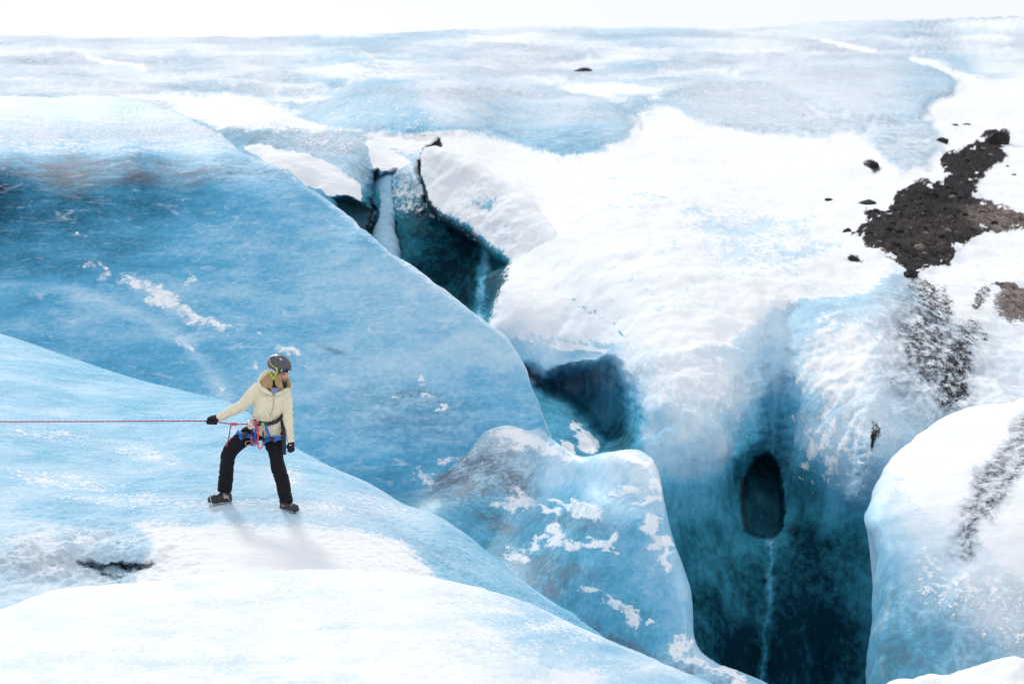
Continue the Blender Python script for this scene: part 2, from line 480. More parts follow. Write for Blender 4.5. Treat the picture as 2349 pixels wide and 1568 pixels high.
def push1(X, Y, T):
    XR, YR = X, Y
    X, Y = warp(X, Y, 9.0)
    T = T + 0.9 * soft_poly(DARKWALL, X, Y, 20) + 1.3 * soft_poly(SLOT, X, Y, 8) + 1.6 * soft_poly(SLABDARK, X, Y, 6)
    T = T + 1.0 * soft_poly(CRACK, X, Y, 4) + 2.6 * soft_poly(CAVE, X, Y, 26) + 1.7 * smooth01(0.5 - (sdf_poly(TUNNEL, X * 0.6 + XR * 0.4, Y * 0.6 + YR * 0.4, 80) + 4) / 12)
    T = T * (1 - 0.06 * soft_poly(LOBE1, X, Y, 26) - 0.05 * soft_poly(LOBE2, X, Y, 20) - 0.06 * soft_poly(LOBE3, X, Y, 18) - 0.03 * soft_poly(LOBE4, X, Y, 16))
    T = T + 1.3 * np.exp(-(dist_line(RIDGE[:5], X, Y) / 48.0) ** 2)
    T = T - 0.22 * np.exp(-(dist_line([(1768, 1225), (1764, 1320), (1757, 1450), (1750, 1620), (1748, 1800)], X, Y) / 8.0) ** 2)
    T = T - 0.25 * np.exp(-(dist_line([(1116, 566), (1112, 600), (1108, 660), (1100, 700), (1096, 760)], X, Y) / 10.0) ** 2)
    # gully worn into the wall by melt water, ribs beside it
    T = T + 0.7 * np.exp(-(dist_line([(1800, 720), (1775, 850), (1768, 950), (1760, 1060)], X, Y) / 38.0) ** 2)
    T = T - 0.5 * np.exp(-(dist_line([(1995, 930), (1985, 1050), (1960, 1140)], X, Y) / 22.0) ** 2) * (Y > 700)
    T = T - 0.35 * np.exp(-(dist_line([(1740, 880), (1745, 980), (1700, 1050)], X, Y) / 18.0) ** 2)
    return T

def disp1(G, X, Y, T):
    P = G
    f1 = smooth01((110 - T) / 60); f2 = smooth01((60 - T) / 25)
    d = 0.5 * smooth01((T - 40) / 40) * fbm(P / 16.0, 3) + 0.13 * perlin(P / 2.6) + 0.06 * f1 * fbm(P / 1.1, 3) + 0.035 * f2 * fbm(P / 0.45, 3)
    d = d + 0.10 * smooth01((T - 50) / 30) * f1 * np.abs(fbm(P / 2.0, 2))
    mor = soft_poly(MORAINE, X, Y, 10)
    d = d + mor * (0.16 * np.abs(fbm(P / 0.7, 4)) + 0.05 * fbm(P / 0.2, 2))
    wall = smooth01((Y - 720) / 150) * smooth01((X - 1400) / 60)
    d = d + wall * 0.09 * fbm(P * np.array([1.9, 1.9, 0.16]), 3)
    d = d + wall * (0.05 * fbm(P * np.array([1.3, 1.3, 0.45]), 4))
    return d

SNOW_MAIN = [(838, 302), (900, 312), (1000, 292), (1080, 302), (1200, 340), (1290, 358), (1370, 342), (1450, 300), (1480, 260), (1540, 245), (1640, 285), (1740, 310), (1880, 315), (1960, 295),
             (2000, 340), (2070, 395), (2130, 380), (2160, 310), (2120, 270), (2140, 240), (2185, 215), (2200, 185), (2110, 140), (2140, 142), (2210, 175), (2290, 195), (2348, 165), (3200, 165), (3200, 700),
             (2420, 660), (2348, 660), (2290, 672), (2270, 720), (2200, 738), (2130, 690), (2095, 645), (2050, 615), (2015, 650), (1950, 672), (1850, 680), (1760, 720), (1690, 770), (1620, 810), (1540, 815), (1450, 790), (1400, 775), (1300, 780),
             (1170, 778), (1110, 740), (1140, 660), (1165, 600), (1100, 552), (1040, 518), (990, 500), (985, 440), (990, 360), (960, 350), (900, 350)]
SNOW2 = [(262, 226), (400, 222), (580, 220), (650, 245), (690, 272), (830, 298), (850, 305), (830, 300), (700, 300), (600, 290), (500, 300), (450, 275), (380, 250)]
SNOW3 = [(555, 335), (600, 328), (650, 348), (700, 352), (760, 372), (830, 422), (838, 475), (800, 450), (760, 448), (700, 425), (640, 390)]
SNOW4 = [(836, 322), (870, 322), (945, 372), (905, 400), (860, 392)]
def paint1(X, Y, T, G):
    X, Y = warp(X, Y, 9.0)
    far = smooth01((T - 45) / 30)
    icy = np.maximum.reduce([ell(1720, 560, 210, 100, X, Y, 12, 0.8), 0.7 * ell(1480, 470, 150, 60, X, Y, 20, .9), 0.6 * ell(1560, 680, 150, 60, X, Y, 20, .9)])
    big = fbm(np.stack([X / 120.0, Y / 45.0, 0 * X + 5], -1), 4)
    snow = np.where(Y < 420, soft_poly(SNOW_MAIN, X, Y, 40) * 0.5 + soft_poly(SNOW_MAIN, X, Y, 75) * 0.5, soft_poly(SNOW_MAIN, X, Y, 40)) * (1.25 - 0.74 * icy - 0.45 * np.maximum(big, 0))
    for pl, sf in ((SNOW2, 22), (SNOW3, 5), (SNOW4, 5)):
        snow = np.maximum(snow, soft_poly(pl, X, Y, sf))
    snow = np.maximum(snow, 0.40 * ell(740, 320, 130, 36, X, Y, 8, .7))
    snow = np.maximum(snow, ell(1390, 205, 130, 16, X, Y, 0, 0.5)); snow = np.maximum(snow, ell(780, 165, 130, 22, X, Y, 0, 0.8) * 0.7)
    for ln, wd in (([(195, 128), (250, 145), (330, 158)], 5), ([(1870, 90), (1930, 105), (2010, 118)], 6), ([(1800, 225), (1890, 270), (1950, 320), (2010, 380)], 14), ([(2095, 135), (2180, 165), (2230, 185)], 12),
                   ([(1500, 225), (1560, 240)], 8)):
        snow = np.maximum(snow, np.exp(-(dist_line(ln, X, Y) / wd) ** 2))
    streak = fbm(np.stack([X / 260.0, Y / 22.0, 0 * X], -1), 3)
    snow = np.maximum(snow, far * np.clip(0.40 + 0.30 * streak, 0, 0.7) * (Y < 300))
    lobes = np.maximum.reduce([soft_poly(LOBE1, X, Y, 12), soft_poly(LOBE2, X, Y, 14), soft_poly(LOBE3, X, Y, 10), soft_poly(LOBE4, X, Y, 14)])
    snow = np.maximum(snow * (1 - 0.75 * lobes), 0.36 * lobes * smooth01((330 - Y) / 60))
    # patches on the moulin wall
    snow = np.maximum(snow, 0.62 * ell(1930, 830, 110, 120, X, Y, 25, 0.7)); snow = np.maximum(snow, 0.52 * ell(1570, 870, 170, 80, X, Y, 25, 0.8))
    snow = np.maximum(snow, 0.5 * ell(1930, 1000, 120, 110, X, Y, 0, 0.8))
    for x, y, a, b, r in ((1320, 975, 16, 10, 0), (1345, 1010, 32, 18, 35), (1300, 1020, 20, 14, 20), (1330, 793, 60, 5, 5), (1290, 798, 30, 4, 0)):
        snow = np.maximum(snow, ell(x, y, a, b, X, Y, r, 0.5))
    # crevasse: snow clinging to the lower part of the wall, the frozen fall
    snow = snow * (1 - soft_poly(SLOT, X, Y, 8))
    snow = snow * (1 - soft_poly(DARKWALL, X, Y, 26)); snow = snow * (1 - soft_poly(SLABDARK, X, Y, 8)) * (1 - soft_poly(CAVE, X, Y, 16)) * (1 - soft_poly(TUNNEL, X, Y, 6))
    snow = np.maximum(snow, 0.55 * ell(945, 430, 45, 70, X, Y, 20, 0.6) * (1 - soft_poly(SLOT, X, Y, 6)))
    clear = idw([(0, 150, .2), (0, 100, .18), (300, 130, .17), (600, 150, .15), (1200, 120, .1), (1800, 120, .12), (2300, 120, .14), (1000, 230, .12), (1300, 250, .2), (1300, 335, .42), (1400, 310, .32), (1700, 240, .16), (1950, 200, .16), (2170, 195, .36), (2080, 330, .18),  # lobe fronts and right end darkened: shade put into the colour
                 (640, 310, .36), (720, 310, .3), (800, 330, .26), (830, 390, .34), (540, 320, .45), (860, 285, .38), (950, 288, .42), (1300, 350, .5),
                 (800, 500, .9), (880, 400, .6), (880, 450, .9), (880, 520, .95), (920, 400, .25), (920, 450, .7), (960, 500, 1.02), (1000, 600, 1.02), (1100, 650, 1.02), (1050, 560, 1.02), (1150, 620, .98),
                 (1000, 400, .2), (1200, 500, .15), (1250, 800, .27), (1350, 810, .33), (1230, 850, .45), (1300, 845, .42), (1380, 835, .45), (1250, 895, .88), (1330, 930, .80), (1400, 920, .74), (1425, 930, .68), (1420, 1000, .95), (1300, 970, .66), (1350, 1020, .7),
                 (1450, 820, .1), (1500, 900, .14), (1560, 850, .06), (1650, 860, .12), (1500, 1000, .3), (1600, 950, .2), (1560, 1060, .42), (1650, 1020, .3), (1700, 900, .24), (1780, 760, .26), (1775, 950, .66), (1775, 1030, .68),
                 (1850, 740, .38), (1900, 850, .2), (1880, 1000, .33), (2000, 950, .2), (2100, 800, .1), (1960, 1100, .4), (1560, 1130, .74), (1600, 1250, .9), (1650, 1400, .94), (1755, 1100, .76), (1750, 1150, .70), (1750, 1195, .78), (1712, 1100, .98), (1735, 1060, .98), (1790, 1130, .9), (1850, 1130, .82),  # highest values paint shade under the tunnel roof and left side
                 (1850, 1250, .97), (1750, 1350, .95), (1700, 1500, .98), (1800, 1480, .99), (1900, 1480, .99), (1950, 1250, .92), (1800, 1800, 1.), (2050, 1500, .85), (2300, 800, .05), (2300, 900, .05), (1600, 600, .15), (1750, 540, .24)], X, Y, 28, 3.4)  # values rising down the pit paint its shade into the ice colour
    vn = 0.7 + 0.6 * fbm(np.stack([X / 14.0, Y / 30.0, 0 * X + 1], -1), 3)
    clear = clear - 0.34 * vn * np.exp(-(dist_line([(1768, 1225), (1764, 1320), (1757, 1450), (1750, 1620), (1748, 1800)], X, Y) / 9.0) ** 2)
    clear = clear - 0.55 * vn * np.exp(-(dist_line([(1116, 566), (1112, 600), (1108, 660), (1100, 700), (1096, 760)], X, Y) / 10.0) ** 2)
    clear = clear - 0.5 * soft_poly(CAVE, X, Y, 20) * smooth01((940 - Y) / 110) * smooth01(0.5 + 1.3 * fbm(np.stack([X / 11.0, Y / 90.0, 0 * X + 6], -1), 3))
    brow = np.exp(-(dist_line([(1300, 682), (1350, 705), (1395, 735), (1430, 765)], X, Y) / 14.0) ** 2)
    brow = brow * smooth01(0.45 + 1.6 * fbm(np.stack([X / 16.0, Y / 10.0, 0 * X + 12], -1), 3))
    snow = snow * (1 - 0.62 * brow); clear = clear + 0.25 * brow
    dirt = soft_poly(MORAINE, X, Y, 10)
    holes = fbm(np.stack([X / 34.0, Y / 12.0, 0 * X + 4], -1), 3)
    dirt = dirt * np.where(sdf_poly(MORAINE, X, Y, 60) > -16, smooth01(0.9 - 1.6 * np.maximum(holes, 0)), 1)
    dirt = np.maximum(dirt, soft_poly(CRACK, X, Y, 4) * 0.85)
    for x, y, a, b, r, vv in ((1997, 380, 22, 17, 30, .8), (2250, 690, 20, 40, 20, .6), (2330, 700, 60, 45, 10, .8), (2320, 663, 50, 6, 8, .95), (1960, 592, 26, 7, 25, .55),
                              (2140, 690, 80, 40, 45, .56), (2130, 790, 70, 110, -10, .54), (2190, 850, 45, 110, 15, .58), (2100, 660, 26, 22, 0, .5), (2230, 760, 60, 40, 30, .5), (2010, 985, 12, 30, 0, .6), (2000, 1010, 8, 30, 0, .7), (2040, 880, 30, 40, 0, .35)):
        dirt = np.maximum(dirt, vv * ell(x, y, a, b, X, Y, r, 0.6))
    dirt = np.maximum(dirt, 0.62 * np.exp(-(dist_line([(1704, 1100), (1702, 1160), (1706, 1210)], X, Y) / 8.0) ** 2))
    silt_shade = np.maximum.reduce([far * (0.42 + 0.4 * fbm(np.stack([X / 300.0, Y / 25.0, 0 * X + 9], -1), 3)), 0.5 * ell(1330, 325, 110, 30, X, Y, -8, 0.6), 0.95 * ell(2140, 800, 110, 170, X, Y, -8, 0.6),  # second term paints shade on the front of the first lobe
                              0.45 * soft_poly(LOBE2, X, Y, 14), 0.4 * soft_poly(LOBE4, X, Y, 14), 0.25 * soft_poly(LOBE3, X, Y, 14), 0.6 * soft_poly(SLABDARK, X, Y, 6), 0.75 * ell(660, 315, 190, 36, X, Y, 6, .6), 0.7 * ell(835, 400, 30, 50, X, Y, 0, .6)])
    tan = np.maximum(ell(2330, 510, 110, 35, X, Y, 10, 0.5) + 0.16 * ell(2120, 560, 130, 60, X, Y, 0, .8), ell(2340, 700, 80, 50, X, Y, 0, .5)); tan = np.maximum(tan, 0.8 * ell(1704, 1160, 12, 60, X, Y, 0, 0.5))
    wall = smooth01((Y - 760) / 120) * smooth01((X - 1180) / 50) * smooth01((2250 - X) / 100)
    return pack(X, snow, dirt, clear, silt_shade, tan, wall)

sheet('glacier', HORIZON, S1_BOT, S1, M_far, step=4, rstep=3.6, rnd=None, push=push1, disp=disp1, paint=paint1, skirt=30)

# wind-curled snow lip above the upper crevasse
D_TOP = [(968, 352, 44.2), (985, 337, 43.6), (1040, 348, 42.2), (1090, 372, 41), (1140, 400, 40), (1180, 430, 39.2), (1235, 475, 37.6), (1266, 515, 36.4), (1278, 545, 35.6)]
D_BOT = [tuple(q) for q in catmull([(968, 420), (985, 470), (1010, 500), (1045, 518), (1090, 545), (1130, 580), (1170, 608), (1215, 634), (1240, 630), (1264, 598), (1278, 552)], 8)]
DP = [(985, 420, 42.4), (985, 480, 41.4), (1040, 440, 41), (1040, 510, 39.8), (1090, 460, 39.7), (1090, 545, 38.4), (1150, 500, 38), (1150, 585, 36.8), (1210, 520, 37), (1210, 625, 35.2), (1250, 560, 36), (1250, 610, 35.2)]
def dispD(G, X, Y, T):
    rough = soft_poly([(1060, 440), (1100, 415), (1180, 470), (1240, 540), (1220, 590), (1160, 560), (1090, 510)], X, Y, 25)
    return 0.10 * fbm(G / 1.3, 3) + (0.015 + 0.05 * rough) * fbm(G / 0.35, 4)
def paintD(X, Y, T, G):
    edge = smooth01((np.interp(X, [p[0] for p in D_BOT], [p[1] for p in D_BOT]) - Y) / 44)
    rough = soft_poly([(1060, 440), (1100, 415), (1180, 470), (1240, 540), (1220, 590), (1160, 560), (1090, 510)], X, Y, 25)
    return pack(X, 1.2 - 0.75 * rough * smooth01(0.4 + 1.2 * fbm(G / 0.6, 3)) - 1.0 * (1 - edge) * smooth01((1215 - X) / 60), None, 0.25 + 0.25 * rough + 0.75 * (1 - edge) * smooth01((1215 - X) / 60))
sheet('snow_drift', D_TOP, D_BOT, DP, M_far, step=3, rstep=3, rnd=(24, 0.6), disp=dispD, paint=paintD, skirt=1.2, lip=0.9)

# ------------------------------------------------------------------ the long blue ridge on the left
M_blue = ice_material('blue_ice', scale=1.0, streak=(0.5, 0.8, 1.9), bump=0.6, var=0.54, ssoft=0.24, rough=0.65, fleck=0.6, spec=0.06, silt_shade_col=(0.085, 0.11, 0.16), deep=[(0.6, (0.112, 0.395, 0.605)), (0.8, (0.048, 0.22, 0.35)), (0.92, (0.022, 0.108, 0.178)), (1.0, (0.007, 0.038, 0.068))])
C_TOP = [(-900, 200, 62), (-300, 210, 60), (0, 222, 56), (270, 225, 55), (380, 250, 48), (450, 280, 40), (510, 315, 33.8), (560, 350, 30.6), (640, 385, 28.6), (720, 440, 27.3), (800, 500, 26.6), (850, 540, 25.5), (960, 620, 24.4),
         (1120, 735, 23.1), (1170, 775, 22.9), (1210, 850, 22.6), (1240, 930, 22.3), (1262, 990, 22.1), (1275, 1040, 21.9)]
C_BOT = [(-900, 700), (-300, 800), (0, 850), (300, 950), (510, 1000), (670, 1110), (840, 1190), (1000, 1190), (1150, 1150), (1275, 1090)]
CP_ = [(-700, 330, 30.5), (-700, 400, 28), (-700, 600, 26), (-300, 330, 30), (-300, 370, 28.3), (-300, 600, 26), (-300, 750, 24.6), (0, 280, 37), (0, 330, 30.4), (0, 370, 28.5), (0, 480, 27.4), (0, 600, 26.2), (0, 700, 25.2), (0, 770, 24.4), (0, 850, 23.6), (300, 280, 40), (300, 330, 31.3), (300, 370, 28.9), (300, 480, 27.3), (300, 650, 25.5),
       (300, 780, 24), (300, 870, 23.2), (500, 340, 30.6), (500, 400, 28.2), (500, 500, 27.2), (500, 600, 26), (500, 750, 24.3), (500, 900, 22.7), (700, 480, 26.8), (700, 650, 25), (700, 800, 23.6), (700, 950, 22.2), (700, 1050, 21.3),
       (900, 630, 24.7), (900, 800, 23.3), (900, 950, 22.3), (900, 1100, 21.2), (1050, 800, 23.0), (1050, 950, 22.3), (1050, 1050, 21.9), (1150, 900, 22.5), (1200, 1000, 22.0), (1150, 1110, 21.9), (1000, 1150, 21.3)]
def dispC(G, X, Y, T):
    top = smooth01((420 - Y + (X - 300) * 0.1) / 90)
    P = G * np.array([0.8, 0.9, 1.2])
    d = 0.07 * fbm(P / 3.2, 2) + 0.008 * fbm(G * np.array([1.6, 2.0, 4.0]), 3)
    d = d + top * (0.035 * np.abs(fbm(G / 0.35, 3)) + 0.05 * fbm(G / 1.2, 3))
    # a shallow melt-water runnel sweeping down the face
    d = d - 0.07 * np.exp(-(dist_line([(0, 620), (180, 650), (330, 705), (440, 770), (500, 850), (540, 920)], X, Y) / 34) ** 2)
    ctop = np.interp(X, [p[0] for p in C_TOP], [p[1] for p in C_TOP])
    d = d + 0.035 * smooth01(1 - (Y - ctop) / 60) * smooth01((X - 500) / 100) * fbm(G / 0.6, 3)
    d = d + 0.03 * np.exp(-(dist_line([(0, 655), (150, 668), (300, 720), (420, 785), (480, 860)], X, Y) / 14) ** 2)
    return d
def paintC(X, Y, T, G):
    clear = idw([(0, 240, .22), (200, 240, .22), (100, 300, .22), (350, 290, .24), (450, 330, .26), (0, 350, .34), (250, 355, .34), (500, 375, .40), (0, 395, .97), (150, 395, .96), (300, 400, .9), (450, 410, .76), (0, 440, .96), (200, 440, .93), (350, 450, .86), (560, 420, .5), (650, 440, .45),
                 (0, 490, .88), (150, 500, .84), (300, 510, .74), (450, 500, .62), (600, 500, .5), (750, 520, .42), (0, 600, .74), (200, 600, .7), (400, 600, .59), (600, 620, .54), (800, 610, .42), (860, 620, .42), (960, 680, .36), (1060, 740, .34),
                 (0, 700, .6), (200, 720, .58), (400, 740, .56), (600, 760, .54), (800, 780, .5), (1000, 800, .49), (1150, 800, .34), (1100, 880, .54), (1180, 860, .48), (1200, 950, .57), (300, 830, .6), (500, 880, .57), (700, 900, .56), (900, 900, .52),
                 (900, 1000, .6), (1050, 980, .6), (750, 1020, .62), (900, 1090, .66), (1100, 1040, .6)], X, Y, 45, 3.2) + 0.02 - 0.05 * smooth01((Y - 560) / 150) - 0.13 * np.exp(-(dist_line([(-100, 640), (150, 660), (300, 712), (420, 778), (480, 850), (520, 910)], X, Y) / 20) ** 2)
    snow = Z(X)
    X0, Y0_ = X, Y
    X, Y = warp(X, Y, 22.0)
    band = ell(370, 680, 105, 22, X, Y, 34, 0.6)
    band = np.maximum(band, ell(490, 742, 62, 13, X, Y, 16, 0.6))
    for x, y, a, b, r in ((235, 625, 16, 26, -30), (195, 610, 16, 9, 20), (425, 640, 18, 8, -30), (520, 760, 18, 9, -10), (430, 790, 12, 22, -25), (660, 808, 24, 9, 10), (600, 770, 14, 6, 10), (580, 840, 7, 14, 20),
                          (905, 905, 14, 4, 10), (955, 915, 30, 6, -8), (990, 908, 26, 6, 12), (945, 897, 8, 5, 0), (870, 800, 6, 12, -20), (960, 870, 18, 4, 15), (985, 1090, 30, 18, 10), (1030, 1062, 50, 10, -12), (510, 890, 9, 14, 0), (180, 540, 12, 5, 0),
                          (860, 768, 4, 12, -20), (1010, 932, 12, 5, 0), (770, 860, 16, 5, 20)):
        band = np.maximum(band, 0.8 * ell(x, y, a, b, X, Y, r, 0.6))
    snow = band * 0.68 + 0.35 * rag(G) * (band > 0.01)
    X, Y = X0, Y0_
    crest = np.exp(-((Y - np.interp(X, [p[0] for p in C_TOP], [p[1] for p in C_TOP])) / 16.0) ** 2) * smooth01((X - 480) / 80)
    snow = np.maximum(snow, 0.42 * crest)
    toprow = smooth01((345 - Y) / 40) * smooth01((560 - X) / 80)
    snow = np.maximum(snow, 0.47 * smooth01((385 - Y) / 50) * smooth01((600 - X) / 90))
    silt_shade = np.maximum.reduce([0.9 * ell(200, 388, 430, 30, X, Y, 1, 0.8), 0.9 * ell(955, 912, 60, 18, X, Y, 4, 0.7), 0.35 * ell(950, 960, 150, 60, X, Y, 10, 0.8), 0.5 * ell(760, 805, 40, 6, X, Y, 18, .6),
                              0.8 * toprow * smooth01((Y - 250) / 60)])
    dirt = 0.45 * ell(935, 912, 30, 9, X, Y, 0, 0.6)
    return pack(X, snow, dirt, clear, silt_shade)
sheet('ice_ridge', C_TOP, C_BOT, CP_, M_blue, step=3, rstep=3, rnd=(14, 0.3), disp=dispC, paint=paintC, skirt=5.5, relief=0.006)

# ------------------------------------------------------------------ the ice fin between the gully and the moulin
M_fin = ice_material('fin_ice', scale=1.5, streak=(0.9, 1, 1.2), bump=0.4, var=0.55, ssoft=0.24, rough=0.42, fleck=0.45)
E_TOP = [(800, 1090, 20.4), (850, 1105, 20.6), (980, 1112, 20.5), (1060, 1050, 20.9), (1110, 985, 21.2), (1190, 966, 21.5), (1230, 975, 21.3), (1270, 1010, 20.6), (1330, 1046, 19.4), (1380, 1036, 18.6), (1430, 1030, 17.9), (1470, 1033, 17.6), (1500, 1055, 17.3), (1520, 1100, 17),
         (1540, 1220, 16.6), (1575, 1350, 16.2), (1594, 1468, 15.8), (1640, 1518, 15.5), (1700, 1545, 15.2), (1760, 1568, 15), (1850, 1620, 14.6), (2000, 1760, 14)]
_cc, _cv = SURF['ice_ridge']
E_TOP = [(x, y, t if x > 1265 else float(1.0 / tps(_cc, _cv, np.array([x * 1.0]), np.array([y * 1.0]))[0]) + 0.12) for x, y, t in E_TOP]
E_BOT = [(800, 1170), (1000, 1270), (1100, 1340), (1200, 1410), (1350, 1520), (1500, 1600), (1640, 1660), (1850, 1760), (2000, 1850)]
EP = [(1000, 1150, 20.4), (1100, 1100, 20.8), (1250, 1080, 20.2), (1200, 1060, 20.9), (1300, 1100, 19.4), (1200, 1150, 20.2), (1350, 1150, 17.8), (1450, 1150, 17.2), (1100, 1250, 19.8), (1200, 1250, 19.2), (1350, 1300, 17), (1480, 1300, 16.6), (1300, 1400, 17),
      (1450, 1450, 16.2), (1400, 1500, 16.3), (1550, 1500, 15.7), (1600, 1568, 15.2), (1200, 1350, 18), (1700, 1640, 14.8)]
def dispE(G, X, Y, T):
    d = 0.06 * fbm(G / 1.6, 2) + 0.008 * fbm(G / 0.4, 3)
    return d
def paintE(X, Y, T, G):
    clear = idw([(900, 1130, .72), (1000, 1140, .5), (1100, 1080, .42), (1200, 1060, .4), (1150, 1020, .3), (1300, 1070, .32), (1430, 1050, .26), (1480, 1080, .24), (1400, 1120, .4), (1300, 1150, .55), (1500, 1150, .34), (1100, 1200, .62), (1200, 1220, .6),
                 (1350, 1250, .58), (1450, 1220, .52), (1520, 1250, .46), (1150, 1290, .74), (1300, 1330, .62), (1400, 1350, .58), (1500, 1380, .5), (1560, 1400, .42), (1300, 1400, .66), (1400, 1450, .64), (1480, 1480, .6), (1560, 1500, .5), (1590, 1500, .3), (1450, 1530, .6), (1700, 1570, .4)], X, Y, 30, 3.2) + 0.0
    X0, Y0_ = X, Y
    X, Y = warp(X, Y, 26.0)
    snow = np.maximum.reduce([ell(x, y, a, b, X, Y, r, 0.6) for x, y, a, b, r in (
        (1195, 1005, 70, 24, 14), (1250, 1030, 60, 18, 30), (1300, 1060, 26, 16, 20), (985, 1090, 28, 18, 10), (1170, 1155, 50, 14, 5), (1185, 1140, 14, 22, -20), (1310, 1160, 70, 10, 12), (1345, 1180, 42, 16, 25), (1245, 1170, 40, 7, 5), (1270, 1225, 22, 24, -20), (1320, 1245, 80, 9, -6),
        (1360, 1235, 34, 8, 20), (1400, 1255, 30, 8, 25), (1395, 1235, 12, 22, 30), (1180, 1270, 30, 16, 25), (1215, 1240, 30, 12, -30), (1360, 1350, 20, 8, -5), (1410, 1385, 34, 10, 20), (1440, 1410, 18, 26, -20), (1478, 1420, 9, 12, 0), (1400, 1132, 20, 10, 10), (1440, 1122, 36, 12, 5), (1480, 1150, 40, 9, -10),
        (1500, 1200, 24, 30, -15), (1520, 1245, 26, 24, -30), (1545, 1290, 12, 32, -15), (1470, 1060, 40, 8, 0), (1545, 1490, 26, 18, 40), (1500, 1115, 14, 18, 0), (1600, 1510, 26, 10, 50), (1660, 1545, 70, 12, 24), (1590, 1520, 40, 10, 40), (1560, 1470, 20, 16, 30))])
    snow = snow * 0.74 + 0.35 * rag(G, 0.8) * (snow > 0.01)
    silt_shade = np.maximum.reduce([ell(x, y, a, b, X, Y, r, 0.7) * v for x, y, a, b, r, v in ((1070, 1090, 120, 60, -20, 1.1), (1150, 1040, 70, 40, 10, .7), (1180, 1110, 40, 40, 30, 1.0), (1130, 1190, 60, 26, 25, .8), (1260, 1300, 90, 30, 10, .8), (1240, 1340, 60, 40, 0, .8), (1420, 1480, 120, 20, 28, .8), (1560, 1550, 120, 22, 24, .8), (1700, 1590, 100, 30, 20, .6), (890, 1115, 60, 12, 0, .8), (1330, 1200, 110, 18, 8, .6))])
    dirt = np.maximum.reduce([ell(x, y, a, b, X, Y, r, 0.7) * v for x, y, a, b, r, v in ((1185, 1115, 26, 10, -60, .44), (1115, 1195, 36, 10, 20, .46), (1060, 1150, 30, 12, 10, .36), (1440, 1490, 50, 7, 28, .36), (1190, 1130, 14, 18, 0, .44))])
    return pack(X, snow, dirt, clear, silt_shade, 0.5 * (dirt > 0.1))
sheet('ice_fin', E_TOP, E_BOT, EP, M_fin, step=3, rstep=3, rnd=(30, 0.45, lambda x: smooth01((x - 1290) / 80)), disp=dispE, paint=paintE, skirt=7, relief=0.006)

# ------------------------------------------------------------------ the slope she stands on
M_mid = ice_material('sunlit_ice', scale=2.0, streak=(0.6, 1.1, 1.2), bump=1.0, bdist=0.055, nvf=0.16, painted_glints=0.9, var=0.6, rough=0.6, fleck=0.5, spec=0.08, snowcol=(0.85, 0.86, 0.875))
B_TOP = [(-1500, 560, 29), (-700, 610, 27), (-300, 690, 25), (0, 765, 23), (150, 815, 22), (300, 865, 20.8), (420, 895, 19.8), (510, 915, 19), (560, 940, 18.3), (670, 1020, 17), (750, 1065, 16.3), (840, 1105, 15.9), (920, 1153, 15.5), (1010, 1185, 15.2), (1100, 1250, 14.6), (1200, 1330, 13.9),
         (1350, 1440, 13.1), (1420, 1490, 12.8), (1600, 1620, 12)]
B_BOT = [(-1500, 1560), (-700, 1520), (0, 1450), (150, 1410), (340, 1395), (620, 1365), (800, 1365), (1000, 1385), (1200, 1440), (1350, 1500), (1420, 1530), (1600, 1670)]
BP = [(-700, 800, 20.5), (-700, 1100, 15), (-700, 1400, 11.4), (-1500, 900, 18.4), (-1500, 1400, 11.4), (0, 900, 18.8), (0, 1000, 16.7), (0, 1100, 15.1), (0, 1200, 13.6), (0, 1300, 12.4), (0, 1400, 11.5), (300, 950, 18.3), (300, 1050, 16.4), (300, 1150, 14.7), (300, 1250, 13.2), (300, 1330, 12.2), (500, 1000, 17),
      (510, 1155, 14.55), (660, 1172, 14.35), (600, 1250, 13.2), (800, 1150, 14.9), (800, 1250, 13.5), (950, 1250, 13.8), (1000, 1320, 13.05), (1150, 1360, 13.1), (700, 1330, 12.3), (900, 1330, 12.6), (1100, 1400, 12.5), (1300, 1480, 12.4)]
HOLE = [(178, 1296), (215, 1292), (240, 1300), (275, 1290), (320, 1292), (350, 1290), (345, 1302), (300, 1312), (262, 1318), (280, 1328), (262, 1338), (228, 1322), (205, 1308)]
def pushB(X, Y, T):
    T = T + 0.2 * soft_poly(HOLE, *warp(X, Y, 12.0), 6)
    T = T + 0.32 * ell(230, 1320, 150, 40, X, Y, -4, 0.7)
    return T
def dispB(G, X, Y, T):
    d = 0.035 * fbm(G / 1.7, 3) + 0.006 * fbm(G * np.array([3, 5, 5]), 3)
    near = smooth01((Y - 1040) / 120)
    d = d + near * 0.008 * fbm(G / 0.09, 2)
    rough = ell(170, 1290, 240, 80, X, Y, 0, 0.7)
    d = d + rough * 0.09 * np.abs(fbm(G / 0.28, 4))
    # combed melt lines on the flank that rolls down into the gully
    fl = smooth01((X - 700) / 250) * smooth01((Y - 1060) / 60)
    q = (Y - 1180) - (X - 900) * 0.55 - ((X - 900) / 300) ** 2 * 40
    d = d + fl * 0.017 * fbm(np.stack([q / 7.0, X / 220.0, 0 * X], -1), 3)
    return d
